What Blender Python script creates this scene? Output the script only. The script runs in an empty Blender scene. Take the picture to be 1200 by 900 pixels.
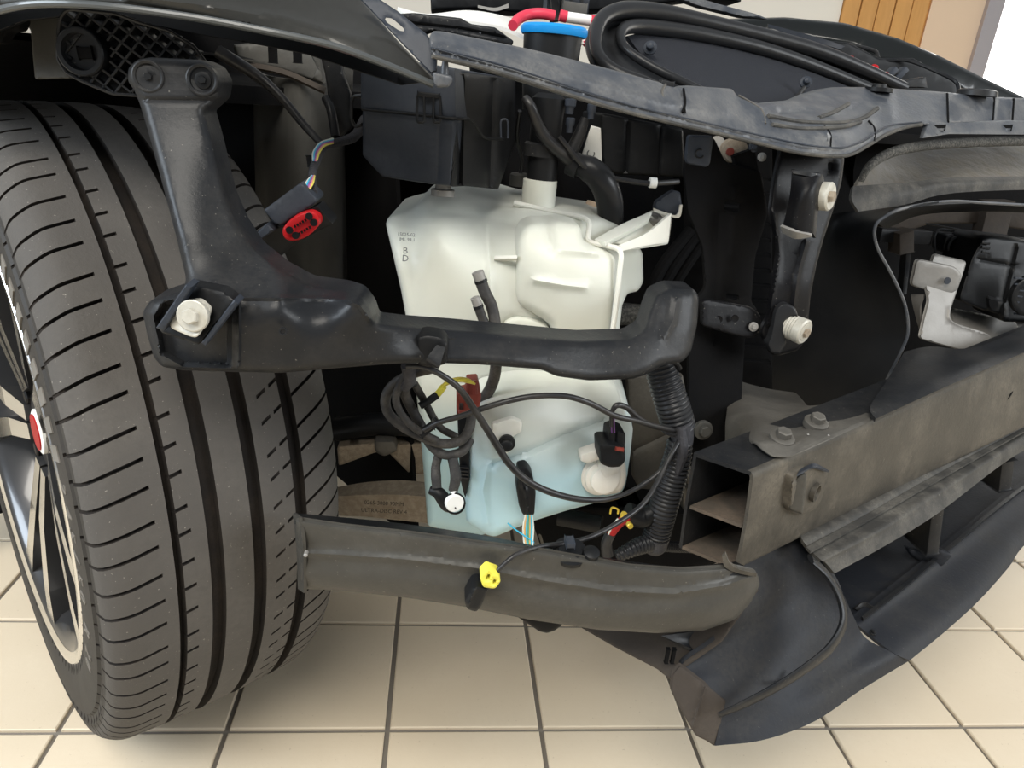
import bpy, bmesh, math, random
import numpy as np
from mathutils import Vector, Matrix
from mathutils.geometry import delaunay_2d_cdt
random.seed(4); rng = np.random.RandomState(7)
SC = bpy.context.scene; COL = SC.collection

# ------------------------------------------------------------ camera, world, light
FOC, PITCH, YAW, ROLL, CH = 846.0, .3749, -.117, .0893, .765
def basis(p, y, r):
    f = np.array([-math.sin(y)*math.cos(p), math.cos(y)*math.cos(p), -math.sin(p)])
    rt = np.array([math.cos(y), math.sin(y), 0.]); up = np.cross(rt, f)
    return rt*math.cos(r)+up*math.sin(r), -rt*math.sin(r)+up*math.cos(r), f
RT, UP, FW = basis(PITCH, YAW, ROLL); ORI = np.array([0., 0., CH])
cd = bpy.data.cameras.new('camera'); cam = bpy.data.objects.new('camera', cd); COL.objects.link(cam)
cd.sensor_width = 36; cd.lens = FOC/1200*36; cd.clip_start = .02; cd.clip_end = 100
M = Matrix(((RT[0], UP[0], -FW[0], 0), (RT[1], UP[1], -FW[1], 0), (RT[2], UP[2], -FW[2], CH), (0, 0, 0, 1)))
cam.matrix_world = M; SC.camera = cam
SC.view_settings.view_transform = 'Standard'; SC.view_settings.look = 'None'; SC.view_settings.gamma = 1
SC.view_settings.exposure = 0.46
w = bpy.data.worlds.new('world'); SC.world = w; w.use_nodes = True
w.node_tree.nodes['Background'].inputs[0].default_value = (.90, .95, 1, 1)
w.node_tree.nodes['Background'].inputs[1].default_value = .30
def area(name, loc, target, size, power, col):
    l = bpy.data.lights.new(name, 'AREA'); l.shape = 'RECTANGLE'; l.size, l.size_y = size; l.energy = power; l.color = col
    o = bpy.data.objects.new(name, l); COL.objects.link(o); o.location = loc
    o.rotation_euler = (Vector(target)-Vector(loc)).to_track_quat('-Z', 'Y').to_euler(); return o
area('ceiling_light', (-.5, -.9, 2.7), (.1, .6, .2), (1.7, 1.2), 62, (1, .95, .86))
area('window_light_left', (-2.6, -.2, 1.7), (0, .6, .4), (1.3, 1.3), 58, (.8, .9, 1))
area('window_light_right', (3.4, -.6, 1.8), (.6, .8, .3), (1.8, 1.6), 68, (.93, .97, 1))

# ------------------------------------------------------------ rays and planes
def ray(x, y): return FW + RT*(x-600)/FOC - UP*(y-450)/FOC
def P(x, y, v):
    """point seen at (x, y): v>0 lies on the world plane Y=v, v<0 on the height Z=-v"""
    d = ray(x, y)
    return ORI + (d*v/d[1] if v > 0 else d*(-v-CH)/d[2])
LA = np.array([math.cos(math.radians(35.5)), math.sin(math.radians(35.5)), 0]); FO = np.array([LA[1], -LA[0], 0])
WC = np.array([-.3847, .8512, 0.])
def PF(x, y, f):
    d = ray(x, y); return ORI + d*(((WC+FO*f-ORI)@FO)/(d@FO))
def car(a, f, z): return WC + LA*a + FO*f + np.array([0, 0, z])
def tps(ctrl):
    c = np.array([(x, y, 1/P(x, y, v)[1]) for x, y, v in ctrl], float)
    if len(c) < 3: return lambda x, y: np.full(np.shape(x), 1/c[:, 2].mean())
    X = c[:, :2]/500; n = len(c)
    def k(r2): return .5*r2*np.log(r2+1e-12)
    if n == 3:
        s = np.linalg.lstsq(np.c_[np.ones(3), X], c[:, 2], rcond=1e-3)[0]
        return lambda x, y: 1/(s[0]+s[1]*np.asarray(x)/500+s[2]*np.asarray(y)/500)
    K = k(((X[:, None]-X[None])**2).sum(2)) + 1e-4*np.eye(n); Pm = np.c_[np.ones(n), X]
    S = np.linalg.lstsq(np.block([[K, Pm], [Pm.T, np.zeros((3, 3))]]), np.r_[c[:, 2], 0, 0, 0], rcond=1e-6)[0]
    def f(x, y):
        q = np.stack([np.asarray(x, float).ravel(), np.asarray(y, float).ravel()], 1)/500
        v = k(((q[:, None]-X[None])**2).sum(2))@S[:n] + S[n] + q@S[n+1:]
        return (1/v).reshape(np.shape(x))
    return f

# ------------------------------------------------------------ materials
def mat(name, col, rough=.5, metal=0, noise=0, nscale=20, col2=None, bump=0, bscale=60, spec=.21, sss=0, coat=0, trans=0, spots=0, stretch=None, tspots=0):
    m = bpy.data.materials.new(name); m.use_nodes = True; nt = m.node_tree; b = nt.nodes['Principled BSDF']
    b.inputs['Base Color'].default_value = (*col, 1); b.inputs['Roughness'].default_value = rough; b.inputs['Metallic'].default_value = metal
    b.inputs['Specular IOR Level'].default_value = spec
    if coat: b.inputs['Coat Weight'].default_value = coat; b.inputs['Coat Roughness'].default_value = .08
    if trans: b.inputs['Transmission Weight'].default_value = trans
    if sss:
        b.inputs['Subsurface Weight'].default_value = sss; b.inputs['Subsurface Radius'].default_value = (.9, 1, .9)
        b.inputs['Subsurface Scale'].default_value = .012
    L = nt.links.new
    ge = nt.nodes.new('ShaderNodeNewGeometry'); mp = nt.nodes.new('ShaderNodeMapping'); L(ge.outputs['Position'], mp.inputs[0])
    if stretch: mp.inputs['Scale'].default_value = stretch
    def nz(scale, det=6):
        n = nt.nodes.new('ShaderNodeTexNoise'); n.inputs['Scale'].default_value = scale; n.inputs['Detail'].default_value = det
        n.inputs['Roughness'].default_value = .65; L(mp.outputs[0], n.inputs['Vector']); return n
    last = None
    if noise:
        n = nz(nscale); r = nt.nodes.new('ShaderNodeValToRGB'); r.color_ramp.elements[0].position = .42; r.color_ramp.elements[1].position = .42+.4
        L(n.outputs[0], r.inputs[0]); mx = nt.nodes.new('ShaderNodeMix'); mx.data_type = 'RGBA'
        mu = nt.nodes.new('ShaderNodeMath'); mu.operation = 'MULTIPLY'; mu.inputs[1].default_value = noise
        L(r.outputs[0], mu.inputs[0]); L(mu.outputs[0], mx.inputs[0])
        g = nz(nscale*17, 3); ga = nt.nodes.new('ShaderNodeMath'); ga.operation = 'MULTIPLY_ADD'; ga.inputs[1].default_value = 2.2; ga.inputs[2].default_value = -.25; ga.use_clamp = True
        L(g.outputs[0], ga.inputs[0]); gm = nt.nodes.new('ShaderNodeMath'); gm.operation = 'MULTIPLY'; L(mu.outputs[0], gm.inputs[0]); L(ga.outputs[0], gm.inputs[1]); L(gm.outputs[0], mx.inputs[0])
        mx.inputs[6].default_value = (*col, 1); mx.inputs[7].default_value = (*(col2 or tuple(min(1, c*2.2) for c in col)), 1)
        last = mx.outputs[2]
        ro = nt.nodes.new('ShaderNodeMath'); ro.operation = 'MULTIPLY_ADD'; ro.inputs[1].default_value = .3; ro.inputs[2].default_value = rough
        L(mu.outputs[0], ro.inputs[0]); L(ro.outputs[0], b.inputs['Roughness'])
    if spots:
        v = nz(330, 2); r = nt.nodes.new('ShaderNodeValToRGB'); r.color_ramp.elements[0].position = .70; r.color_ramp.elements[1].position = .74
        L(v.outputs[0], r.inputs[0]); mx = nt.nodes.new('ShaderNodeMix'); mx.data_type = 'RGBA'
        mu = nt.nodes.new('ShaderNodeMath'); mu.operation = 'MULTIPLY'; mu.inputs[1].default_value = spots
        L(r.outputs[0], mu.inputs[0]); L(mu.outputs[0], mx.inputs[0])
        if last: L(last, mx.inputs[6])
        else: mx.inputs[6].default_value = (*col, 1)
        mx.inputs[7].default_value = (.42, .39, .34, 1); last = mx.outputs[2]
    if tspots:
        v = nz(190, 2); r = nt.nodes.new('ShaderNodeValToRGB'); r.color_ramp.elements[0].position = .68; r.color_ramp.elements[1].position = .76
        L(v.outputs[0], r.inputs[0]); mx = nt.nodes.new('ShaderNodeMix'); mx.data_type = 'RGBA'
        mu = nt.nodes.new('ShaderNodeMath'); mu.operation = 'MULTIPLY'; mu.inputs[1].default_value = .45
        L(r.outputs[0], mu.inputs[0]); L(mu.outputs[0], mx.inputs[0]); L(last, mx.inputs[6]); mx.inputs[7].default_value = (.36, .27, .18, 1); last = mx.outputs[2]
    if last: L(last, b.inputs['Base Color'])
    if bump:
        n = nz(bscale, 4); bu = nt.nodes.new('ShaderNodeBump'); bu.inputs['Strength'].default_value = bump; bu.inputs['Distance'].default_value = .002
        L(n.outputs[0], bu.inputs['Height']); L(bu.outputs[0], b.inputs['Normal'])
    return m
MT = dict(
 plastic=mat('black_plastic', (.012, .013, .015), .36, noise=.55, nscale=14, col2=(.056, .052, .047), bump=.12, bscale=220, spots=.25),
 plastic_clean=mat('clean_black_plastic', (.007, .0075, .0085), .42, noise=.3, nscale=22, col2=(.022, .0215, .021), bump=.06, bscale=200),
 slate=mat('slate_plastic', (.026, .031, .041), .42, noise=.5, nscale=16, col2=(.07, .075, .085), bump=.08, bscale=250),
 dusty=mat('dusty_plastic', (.045, .051, .062), .36, spec=.45, noise=.9, nscale=22, col2=(.19, .185, .175), bump=.2, bscale=150, spots=.3),
 dustyshelf=mat('dusty_shelf', (.042, .041, .039), .6, noise=.9, nscale=24, col2=(.17, .16, .14), bump=.3, bscale=140, spots=.3),
 tray=mat('tray_plastic', (.015, .017, .022), .52, noise=.9, nscale=11, col2=(.046, .044, .041), bump=.2, bscale=170, spots=.1),
 brownp=mat('brown_dust_plastic', (.045, .037, .031), .7, noise=.6, nscale=30, col2=(.09, .075, .06), bump=.3, bscale=120),
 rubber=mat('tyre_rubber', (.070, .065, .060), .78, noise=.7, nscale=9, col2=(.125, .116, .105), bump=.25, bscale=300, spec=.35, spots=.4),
 groove=mat('shaded_groove_rubber', (.014, .012, .011), .9, noise=.6, nscale=22, col2=(.05, .038, .028), bump=.3, bscale=200),  # recess shade of grooves and sipes put into a darker rubber colour
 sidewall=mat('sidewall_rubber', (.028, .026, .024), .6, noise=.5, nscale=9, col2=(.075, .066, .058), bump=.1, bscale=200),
 letter=mat('raised_letters', (.16, .15, .135), .6),
 gasket=mat('gasket_rubber', (.016, .0165, .018), .32, bump=.06, bscale=200),
 cable=mat('cable_sheath', (.012, .012, .0135), .34, spec=.4, noise=.6, nscale=40, col2=(.06, .056, .05), bump=.1, bscale=300),
 dustcable=mat('dusty_cable', (.030, .029, .029), .5, noise=.9, nscale=30, col2=(.16, .145, .125), bump=.3, bscale=200),
 tape=mat('cloth_tape', (.035, .035, .040), .55, noise=.6, nscale=60, col2=(.12, .12, .13), bump=.6, bscale=300),
 conduit=mat('conduit_plastic', (.020, .021, .024), .27, noise=.4, nscale=30, col2=(.07, .068, .065)),
 beam=mat('beam_metal', (.058, .053, .045), .46, metal=.2, noise=1, nscale=13, col2=(.17, .15, .12), bump=.2, bscale=160, spots=.25),
 bar=mat('bar_paint', (.052, .050, .045), .38, metal=.15, noise=.8, nscale=10, col2=(.105, .10, .088), bump=.12, bscale=200, spots=.25),
 rail=mat('rail_metal', (.10, .094, .084), .55, metal=.3, noise=.7, nscale=16, col2=(.20, .185, .16), bump=.3, bscale=120),
 rust=mat('rusty_inside', (.07, .058, .046), .75, noise=.8, nscale=22, col2=(.22, .155, .11), bump=.3, bscale=120),
 steel=mat('bright_steel', (.25, .24, .225), .5, metal=.35, noise=.7, nscale=26, col2=(.36, .35, .33), bump=.12, bscale=160),
 zinc=mat('zinc_white', (.50, .485, .43), .40, metal=.2, noise=.8, nscale=80, col2=(.28, .26, .21)),
 chrome=mat('machined_alloy', (.75, .75, .74), .18, metal=1),
 darkalloy=mat('dark_alloy', (.06, .06, .062), .28, metal=.6, coat=.5),
 blackm=mat('black_painted_steel', (.005, .005, .006), .40, spec=.14, noise=.3, nscale=30, col2=(.022, .021, .02), bump=.1, bscale=200, spots=.3),
 dark=mat('shade_black', (.005, .005, .0055), .8, spec=.08, noise=.5, nscale=20, col2=(.014, .013, .012), bump=.3, bscale=100),  # near-black colour stands in for deep shade inside the bay
 tower=mat('grey_body_metal', (.075, .073, .067), .5, metal=.2, noise=.7, nscale=14, col2=(.13, .125, .115), bump=.1, bscale=160),
 shield=mat('cast_iron_dusty', (.24, .195, .145), .8, noise=.9, nscale=90, col2=(.45, .39, .31), bump=.7, bscale=260),
 tank=mat('tank_plastic', (.64, .65, .58), .34, noise=.35, nscale=7, col2=(.66, .63, .53), sss=.35, bump=.05, bscale=120),
 tankrib=mat('tank_seam_plastic', (.71, .705, .635), .36, sss=.3),
 pumpw=mat('pump_plastic', (.74, .72, .66), .42, noise=.4, nscale=30, col2=(.6, .57, .5), sss=.2),
 blue=mat('blue_cap', (.012, .24, .62), .35, bump=.05),
 red=mat('red_plastic', (.36, .010, .013), .35),
 redhose=mat('red_hose', (.60, .045, .08), .4),
 brownred=mat('rust_red_plastic', (.19, .035, .025), .45, noise=.5, nscale=60, col2=(.28, .10, .08)),
 yellow=mat('yellow_clip', (.72, .66, .09), .4),
 gold=mat('brass', (.75, .55, .08), .3, metal=.6),
 white=mat('white_plastic', (.80, .80, .77), .4),
 paper=mat('paper_label', (.52, .52, .49), .6), ink=mat('ink', (.05, .05, .05), .6),
 fender=mat('fender_paint', (.022, .022, .020), .34, coat=.25, noise=.2, nscale=8, col2=(.06, .056, .05)),
 edge_highlight=mat('fender_edge_highlight', (.055, .060, .062), .3, coat=.4),  # highlight along the fender lip put into a lighter colour
 farfender=mat('far_fender_paint', (.008, .0095, .0095), .28, coat=.4),
 foam=mat('foam_panel', (.020, .022, .028), .9, bump=.8, bscale=500, noise=.5, nscale=200, col2=(.045, .048, .058)),
 seal=mat('grit_foam', (.045, .045, .043), .9, noise=1, nscale=320, col2=(.24, .23, .21), bump=1, bscale=350),
 duct=mat('duct_plastic', (.095, .085, .070), .42, noise=.8, nscale=26, col2=(.21, .18, .135), bump=.5, bscale=50),
 grout=mat('grout', (.20, .18, .155), .85, bump=.3, bscale=200),
 tile=mat('floor_tile', (.66, .560, .420), .45, noise=.6, nscale=8, col2=(.72, .625, .485), bump=.10, bscale=120, spec=.35, tspots=1),
 wall=mat('cream_wall', (.78, .74, .66), .8, bump=.1), wood=mat('pine_wood', (.62, .33, .11), .5, noise=.8, nscale=5, col2=(.40, .19, .06), stretch=(1, 1, .12)),
 beige=mat('beige_panel', (.72, .55, .40), .6), strip=mat('aluminium_strip', (.5, .48, .52), .3, metal=.8),
 wire_b=mat('wire_blue', (.05, .42, .62), .4), wire_o=mat('wire_orange', (.62, .35, .12), .4), wire_p=mat('wire_purple', (.22, .10, .30), .4),
 wire_w=mat('wire_white', (.6, .62, .55), .4), wire_g=mat('wire_green', (.1, .32, .2), .4), wire_y=mat('wire_yellow', (.6, .5, .1), .4), wire_pk=mat('wire_pink', (.6, .2, .25), .4),
)
def lowtank_mat():
    m = mat('tank_with_fluid', (.70, .74, .70), .32, sss=.35, bump=.05, bscale=120); nt = m.node_tree; L = nt.links.new
    ge = nt.nodes.new('ShaderNodeNewGeometry'); sx = nt.nodes.new('ShaderNodeSeparateXYZ'); L(ge.outputs['Position'], sx.inputs[0])
    n = nt.nodes.new('ShaderNodeTexNoise'); n.inputs['Scale'].default_value = 9; L(ge.outputs['Position'], n.inputs['Vector'])
    a = nt.nodes.new('ShaderNodeMath'); a.operation = 'MULTIPLY_ADD'; a.inputs[1].default_value = .04; L(n.outputs[0], a.inputs[0]); L(sx.outputs[2], a.inputs[2])
    r = nt.nodes.new('ShaderNodeMapRange'); r.inputs[1].default_value = .425; r.inputs[2].default_value = .490; L(a.outputs[0], r.inputs[0])
    mx = nt.nodes.new('ShaderNodeMix'); mx.data_type = 'RGBA'; L(r.outputs[0], mx.inputs[0])
    mx.inputs[6].default_value = (.42, .60, .66, 1); mx.inputs[7].default_value = (.64, .655, .59, 1); L(mx.outputs[2], nt.nodes['Principled BSDF'].inputs['Base Color'])
    return m
MT['fluid'] = lowtank_mat()
def emis(name, col, s):
    m = bpy.data.materials.new(name); m.use_nodes = True; b = m.node_tree.nodes['Principled BSDF']
    b.inputs['Emission Color'].default_value = (*col, 1); b.inputs['Emission Strength'].default_value = s; return m
MT['daylight'] = emis('window_daylight', (1, .98, .93), 3.0)

# ------------------------------------------------------------ object helpers
def link(name, V, Fc, m, parent=None, smooth=35, mats=None, fm=None, kind=None):
    V = np.asarray(V, float); c = (V.max(0)+V.min(0))/2
    me = bpy.data.meshes.new(name); me.from_pydata((V-c).tolist(), [], [list(map(int, f)) for f in Fc]); 
    for k in (mats or [m]): me.materials.append(MT[k] if isinstance(k, str) else k)
    if fm is not None: me.polygons.foreach_set('material_index', list(fm))
    bm = bmesh.new(); bm.from_mesh(me); bmesh.ops.recalc_face_normals(bm, faces=bm.faces); bm.to_mesh(me); bm.free()
    if smooth:
        me.polygons.foreach_set('use_smooth', [True]*len(me.polygons)); me.set_sharp_from_angle(angle=math.radians(smooth))
    o = bpy.data.objects.new(name, me); COL.objects.link(o); o.location = c
    if parent is not None:
        o.parent = parent; q = parent; off = Vector()
        while q is not None: off += q.location; q = q.parent
        o.location = Vector(c)-off
    if kind: o['kind'] = kind
    return o
def tag(o, label, cat, group=None):
    o['label'] = label; o['category'] = cat
    if group: o['group'] = group
    return o
def thing(name, loc, label, cat, group=None):
    o = bpy.data.objects.new(name, None); o.empty_display_size = .03; COL.objects.link(o); o.location = Vector(loc); return tag(o, label, cat, group)
def rnd(poly, r, n=4, closed=True):
    """round the corners of an outline"""
    p = np.array(poly, float); out = []; N = len(p)
    for i in range(N):
        if not closed and i in (0, N-1): out.append(p[i]); continue
        a, b, c = p[i-1], p[i], p[(i+1) % N]; la, lc = np.linalg.norm(a-b), np.linalg.norm(c-b)
        ra = min(r, la*.45); rc = min(r, lc*.45); s = b+(a-b)/max(la, 1e-6)*ra; e = b+(c-b)/max(lc, 1e-6)*rc
        for t in np.linspace(0, 1, n+1): out.append(s*(1-t)**2+2*b*t*(1-t)+e*t*t)
    return np.array(out)
def resamp(p, d, closed=True):
    p = np.asarray(p, float); q = np.r_[p, p[:1]] if closed else p
    out = []
    for a, b in zip(q[:-1], q[1:]):
        n = max(1, int(round(np.linalg.norm(b-a)/d)))
        for k in range(n): out.append(a+(b-a)*k/n)
    if not closed: out.append(q[-1])
    o = [out[0]]
    for k in out[1:]:
        if np.linalg.norm(k-o[-1]) > d*.25: o.append(k)
    return np.array(o)
def cr(pts, n=6):
    """Catmull-Rom through points (any dimension)"""
    p = np.asarray(pts, float)
    if len(p) < 3: return np.array([p[0]+(p[-1]-p[0])*t for t in np.linspace(0, 1, n+1)])
    q = np.r_[[2*p[0]-p[1]], p, [2*p[-1]-p[-2]]]; out = []
    for i in range(1, len(q)-2):
        a, b, c, d = q[i-1:i+3]
        for t in np.arange(n)/n: out.append(.5*((2*b)+(c-a)*t+(2*a-5*b+4*c-d)*t*t+(3*b-a-3*c+d)*t**3))
    out.append(p[-1]); return np.array(out)
def segdist(q, a, b):
    ab = b-a; t = np.clip(((q[:, None]-a[None])*ab[None]).sum(2)/np.maximum((ab**2).sum(1), 1e-9)[None], 0, 1)
    return np.sqrt(((a[None]+t[..., None]*ab[None]-q[:, None])**2).sum(2)).min(1)
def pip(q, poly):
    x, y = q[:, 0], q[:, 1]; ins = np.zeros(len(q), bool); a = poly; b = np.roll(poly, -1, 0)
    for (x0, y0), (x1, y1) in zip(a, b):
        if y0 == y1: continue
        c = ((y0 > y) != (y1 > y)) & (x < (x1-x0)*(y-y0)/(y1-y0)+x0); ins ^= c
    return ins
def relief(name, outline, ctrl, thick, m, parent=None, rd=8, rh=None, step=8, emb=(), rn=0, back=None, holes=(), seg=6, smooth=40, kind=None):
    """moulded part: outline + depth surface, rounded rim (rd px wide, rh m deep), embossed lines/areas, real thickness"""
    o = np.array(outline, float)
    if rn: o = rnd(o, rn)
    o = resamp(o, seg); a, b = o, np.roll(o, -1, 0)
    Yf = tps(ctrl); y0 = float(np.mean(Yf(o[:, 0], o[:, 1])))
    if rh is None: rh = rd*y0/FOC*.9
    hl = [resamp(rnd(np.array(h, float), 2, 2), seg) for h in holes]
    ha = [h for h in hl]; hb = [np.roll(h, -1, 0) for h in hl]
    A = np.concatenate([a]+ha); B = np.concatenate([b]+hb)
    x0, y0_ = o.min(0); x1, y1_ = o.max(0)
    gx, gy = np.meshgrid(np.arange(x0+step/2, x1, step), np.arange(y0_+step/2, y1_, step)); g = np.stack([gx.ravel(), gy.ravel()], 1)
    g += rng.uniform(-.02, .02, g.shape)*step
    cand = [g]
    t = np.roll(o, -1, 0)-np.roll(o, 1, 0); nn = np.stack([-t[:, 1], t[:, 0]], 1)/np.maximum(np.linalg.norm(t, axis=1), 1e-9)[:, None]
    rings = []
    for fr in (.12, .35, .65, 1.):
        if rd*fr < 1: continue
        for s in (1, -1):
            r_ = o+nn*rd*fr*s; rings.append((r_, rd*fr))
    for em in emb:
        pl, wd = np.array(em[0], float), em[1]
        if len(em) > 3 and em[3] == 'area': pl = resamp(pl, max(3, wd*.7)); off = (0, 1.)
        else: pl = resamp(pl, max(3, wd*.7), False); off = (0, .5, 1.)
        t2 = np.gradient(pl, axis=0); n2 = np.stack([-t2[:, 1], t2[:, 0]], 1)/np.maximum(np.linalg.norm(t2, axis=1), 1e-9)[:, None]
        for f in off:
            for s in ((1,) if f == 0 else (1, -1)): cand.append(pl+n2*wd*f*s)
    c = np.concatenate(cand)
    keep = pip(c, o)
    for h in hl: keep &= ~pip(c, h)
    c = c[keep]; c = c[segdist(c, A, B) > min(rd, step)*.55]
    rc = []
    for r_, dd in rings:
        k = pip(r_, o)
        for h in hl: k &= ~pip(r_, h)
        r_ = r_[k]
        if len(r_): r_ = r_[np.abs(segdist(r_, A, B)-dd) < .25*dd]
        if len(r_): rc.append(r_)
    if rc: c = np.concatenate([np.concatenate(rc), c])
    # thin out near duplicates
    key = {}; kk = []
    for i, (u, v) in enumerate(c):
        h_ = (int(u/1.6), int(v/1.6))
        if h_ in key: continue
        key[h_] = 1; kk.append(i)
    c = c[kk]
    loops = [o]+hl; pts = np.concatenate(loops+[c]); edges = []; s0 = 0; bnd = []
    for l in loops:
        n = len(l); edges += [(s0+i, s0+(i+1) % n) for i in range(n)]; bnd.append((s0, n)); s0 += n
    vo, eo, fo, ov, oe, of = delaunay_2d_cdt([Vector(p) for p in pts.tolist()], edges, [], 0, 1e-4)
    vo = np.array([tuple(v) for v in vo]); fc = [f for f in fo]
    cen = np.array([vo[list(f)].mean(0) for f in fc]); ok = pip(cen, o)
    for h in hl: ok &= ~pip(cen, h)
    fc = [f for f, k_ in zip(fc, ok) if k_]
    d = segdist(vo, A, B); d[d < .05] = 0
    tt = np.clip(1-d/rd, 0, 1) if rd > 0 else np.zeros(len(vo)); prof = rh*(1-np.sqrt(np.maximum(0, 1-tt**2)))
    Y = Yf(vo[:, 0], vo[:, 1])+prof
    for em in emb:
        pl = np.array(em[0], float); h = em[2]
        if len(em) > 3 and em[3] == 'area':
            ins = pip(vo, pl); dd = segdist(vo, pl, np.roll(pl, -1, 0)); f = np.where(ins, np.clip(dd/em[1], 0, 1), 0); f = f*f*(3-2*f)
        else:
            dd = segdist(vo, pl[:-1], pl[1:]); f = np.exp(-(dd/em[1]*1.5)**2)
        Y = Y-h*f
    F3 = np.array([P(u, v, yy) for (u, v), yy in zip(vo, Y)])
    bd = np.array(back if back is not None else (0, 1, 0), float)*thick
    used = sorted({i for f in fc for i in f}); 
    # boundary edges from faces
    cnt = {}
    for f in fc:
        for i in range(len(f)):
            e = (f[i], f[(i+1) % len(f)]); cnt[e] = 1
    be = [(i, j) for (i, j) in cnt if (j, i) not in cnt]
    N = len(vo); V = np.r_[F3, F3]; 
    yb = Yf(vo[:, 0], vo[:, 1]); Bk = np.array([P(u, v, yy) for (u, v), yy in zip(vo, yb)])+bd; V[N:] = Bk
    FF = [tuple(f) for f in fc]+[tuple(N+i for i in reversed(f)) for f in fc]+[(j, i, N+i, N+j) for i, j in be]
    ids = {i: k for k, i in enumerate(used)}; nu = len(used); idm = {**ids, **{N+i: nu+k for i, k in ids.items()}}
    V = V[[*used, *[N+i for i in used]]]; FF = [tuple(idm[i] for i in f) for f in FF]
    return link(name, V, FF, m, parent, smooth, kind=kind)
def frames(c):
    t = np.gradient(c, axis=0); t /= np.maximum(np.linalg.norm(t, axis=1), 1e-9)[:, None]
    u = np.cross(t[0], [0, 0, 1.]); 
    if np.linalg.norm(u) < .1: u = np.cross(t[0], [0, 1., 0])
    U = []
    for k in t:
        u = u-k*(u@k); u /= np.linalg.norm(u); U.append(u)
    U = np.array(U); return t, U, np.cross(t, U)
def tubev(c, r, n=10, cap=True, flat=1, prof=None):
    t, U, W = frames(c); r = np.broadcast_to(r, (len(c),)); V = []; Fc = []
    an = np.linspace(0, 2*np.pi, n, endpoint=False)
    for i in range(len(c)): V += [c[i]+r[i]*(np.cos(a)*U[i]+np.sin(a)*W[i]*flat) for a in an]
    for i in range(len(c)-1):
        for k in range(n): Fc.append((i*n+k, i*n+(k+1) % n, (i+1)*n+(k+1) % n, (i+1)*n+k))
    if cap: Fc.append(tuple(range(n))[::-1]); Fc.append(tuple((len(c)-1)*n+k for k in range(n)))
    return np.array(V), Fc
def merge(parts):
    V = []; Fc = []; n = 0
    for v, f in parts: V.append(np.asarray(v)); Fc += [tuple(i+n for i in q) for q in f]; n += len(v)
    return np.concatenate(V), Fc
def pix(pts): return np.array([P(*q[:3]) for q in pts])
def tube(name, pts, rpx, m, parent=None, n=10, k=7, label=None, cat=None, group=None, flat=1):
    """hose or cable through (px, py, Y); rpx in photograph pixels at that depth"""
    s = cr(np.array([q[:3] for q in pts], float), k); c = pix(s); y0 = np.mean([q[2] for q in pts if q[2] > 0] or [.6])
    if isinstance(rpx, (list, tuple)): r = np.interp(np.linspace(0, 1, len(c)), np.linspace(0, 1, len(rpx)), rpx)
    else: r = np.full(len(c), rpx)
    V, Fc = tubev(c, r*c[:, 1]/FOC*.98, n, flat=flat); o = link(name, V, Fc, m, parent)
    if label: tag(o, label, cat, group)
    return o
def corr(name, pts, rpx, m, pitch=.0042, amp=.14, parent=None, n=18):
    """corrugated conduit"""
    s = cr(np.array([q[:3] for q in pts], float), 30); c = pix(s); d = np.r_[0, np.cumsum(np.linalg.norm(np.diff(c, axis=0), axis=1))]
    N = max(8, int(d[-1]/pitch*6)); u = np.linspace(0, d[-1], N); c2 = np.stack([np.interp(u, d, c[:, j]) for j in range(3)], 1)
    r0 = np.interp(u/d[-1], np.linspace(0, 1, len(rpx)), rpx)*c2[:, 1]/FOC
    ph = (u/pitch) % 1; w_ = np.clip(np.abs(ph-.5)*4-.6, 0, 1); r = r0*(1-amp*w_)
    V, Fc = tubev(c2, r, n); return link(name, V, Fc, m, parent, 50)
def axisframe(ax):
    ax = np.array(ax, float); ax /= np.linalg.norm(ax); u = np.cross(ax, [0, 0, 1.])
    if np.linalg.norm(u) < .1: u = np.cross(ax, [1., 0, 0])
    u /= np.linalg.norm(u); return ax, u, np.cross(ax, u)
def lathev(c, ax, prof, n=24, close=True, rot=0):
    """prof: (distance along axis, radius)"""
    ax, u, v = axisframe(ax); V = []; Fc = []; c = np.array(c, float)
    for h, r in prof:
        for k in range(n):
            a = 2*np.pi*k/n+rot; V.append(c+ax*h+r*(np.cos(a)*u+np.sin(a)*v))
    for i in range(len(prof)-1):
        for k in range(n): Fc.append((i*n+k, i*n+(k+1) % n, (i+1)*n+(k+1) % n, (i+1)*n+k))
    if close: Fc.append(tuple(range(n))[::-1]); Fc.append(tuple((len(prof)-1)*n+k for k in range(n)))
    return np.array(V), Fc
def lathe(name, c, ax, prof, m, parent=None, n=24, rot=0, smooth=35, close=True):
    V, Fc = lathev(c, ax, prof, n, close, rot); return link(name, V, Fc, m, parent, smooth)
def bolt(x, y, Y, rpx, m, parent, ax=None, name='bolt', hexm=None, hr=.55, hh=.5, fl=.18):
    """flanged hex bolt: washer and six-sided head"""
    c = P(x, y, Y); r = rpx*c[1]/FOC
    ax = np.array(ax, float) if ax is not None else (ORI-c)/np.linalg.norm(ORI-c)*.6+np.array([0, -.4, 0])
    ax = ax/np.linalg.norm(ax)
    a = lathe(name, c, ax, [(-r*.3, r), (r*fl*.8, r), (r*fl, r*.93), (r*(fl+.02), r*hr*1.1)], m, parent)
    g = lathe(name.replace('bolt', 'head') if 'bolt' in name else 'head', c, ax, [(r*fl*.7, r*hr), (r*(fl+hh)*.92, r*hr), (r*(fl+hh), r*hr*.86)], hexm or m, a, n=6, rot=.3, smooth=0)
    return a
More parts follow.
